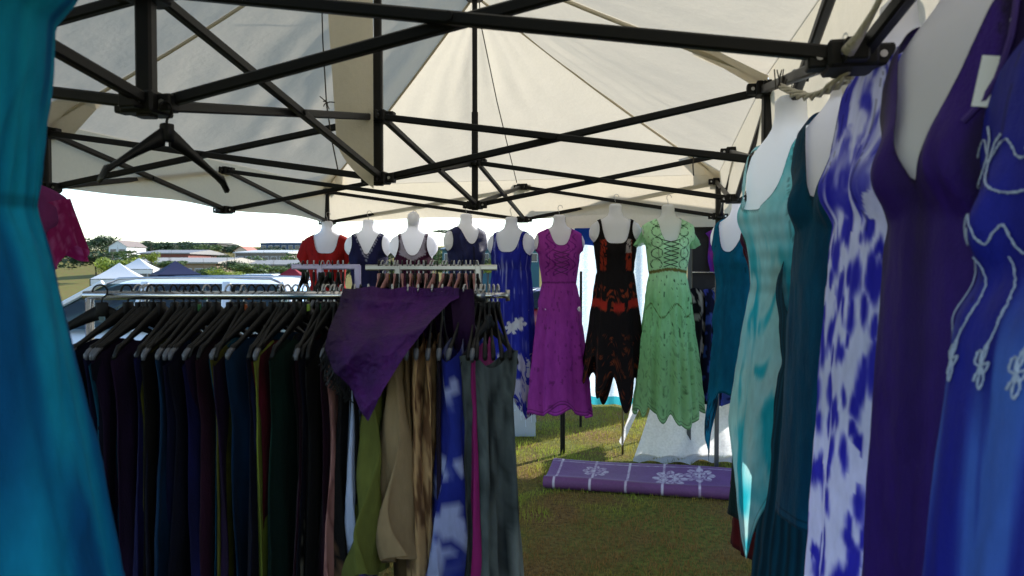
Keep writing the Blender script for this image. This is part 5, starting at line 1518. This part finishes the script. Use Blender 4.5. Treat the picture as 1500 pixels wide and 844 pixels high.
building('gabled_house', 'white gabled house on the hillside beside dark trees', 160, 186, 361, 170, 9, (212, 214, 214), (120, 106, 96), 5, True, (2, 1))
building('gabled_house', 'small house with orange tiled roof among hillside trees', 344, 362, 367, 175, 8, (196, 176, 156), (158, 92, 66), 4, True, (2, 1))
building('brick_building', 'brick-red flat-roofed building behind the market tents', 206, 276, 372, 112, 14, (120, 70, 62), (120, 118, 116), 5, False, (5, 1))
building('low_warehouse', 'long low beige building with pale roof in the valley', 186, 316, 386, 84, 14, (150, 128, 106), (146, 140, 130), 3.5, False, (8, 1))
building('low_warehouse', 'grey commercial building with white roof edge above the round tree', 346, 420, 371, 125, 20, (124, 118, 112), (176, 176, 172), 5, False, (6, 1))
building('office_block', 'long dark blue-grey building on the hilltop', 382, 470, 357, 235, 24, (66, 80, 104), (84, 96, 116), 6, False, (9, 1))
building('office_block', 'dark roofed long building among trees on the ridge', 226, 318, 357, 250, 20, (86, 82, 80), (70, 70, 72), 6, False, (8, 1))
building('teal_hall', 'teal-walled hall behind the plain navy dress', 648, 790, 366, 120, 22, (52, 92, 104), (60, 84, 96), 6, False, (8, 1))
building('low_warehouse', 'long pale low shed behind the row of white tanks', 316, 460, 389, 92, 12, (150, 146, 136), (128, 124, 116), 3, False, (8, 1))
mt = mat_pbr('tank_paint', (206, 208, 210), .5)
for k in range(5):
    D = 100; c = P(322 + k * 10, 385, D); m = MB(); pr_ = [(.46, -2.2), (.46, 0)] + [(.46 * math.cos(a), .40 * math.sin(a)) for a in np.linspace(.15, 1.5, 6)]
    o = m.lathe(pr_, 14).build('storage_tank', mt, None, True); o.location = c; tag(o, 'white domed tank in a row beside the long low building', 'tank', 'row of white domed tanks')
def far_van(px0, px1, ytop, D, label):
    xa, xb = (px0 - 750) / F * D, (px1 - 750) / F * D; zt = EYE + (390 - ytop) / F * D; zg = float(T(xa, D)); H = zt - zg; L_ = xb - xa
    o = empty('parked_van', ((xa + xb) / 2, D, zg), 0, label, 'van'); w = L_ / 2
    MB().box((-w, 0, .35), (w * .72, 1.7, H), .08).build('body', mat_pbr('van_paint', (224, 226, 228), .35), o)
    MB().box((w * .721, .05, .35), (w, 1.65, H * .62), .08).build('bonnet', mat_pbr('van_paint', (224, 226, 228), .35), o)
    MB().box((w * .3, -.006, H * .62), (w * .66, -.001, H * .88)).build('side_window', M['tent_navy'], o)
    for x in (-w * .6, w * .65):
        t = MB().tube([(x, -.02, .33), (x, .2, .33)], .33, 16).build('wheel', mat_pbr('rubber', (25, 25, 25), .9), o)
far_van(350, 408, 402, 36, 'white van parked beyond the white car')
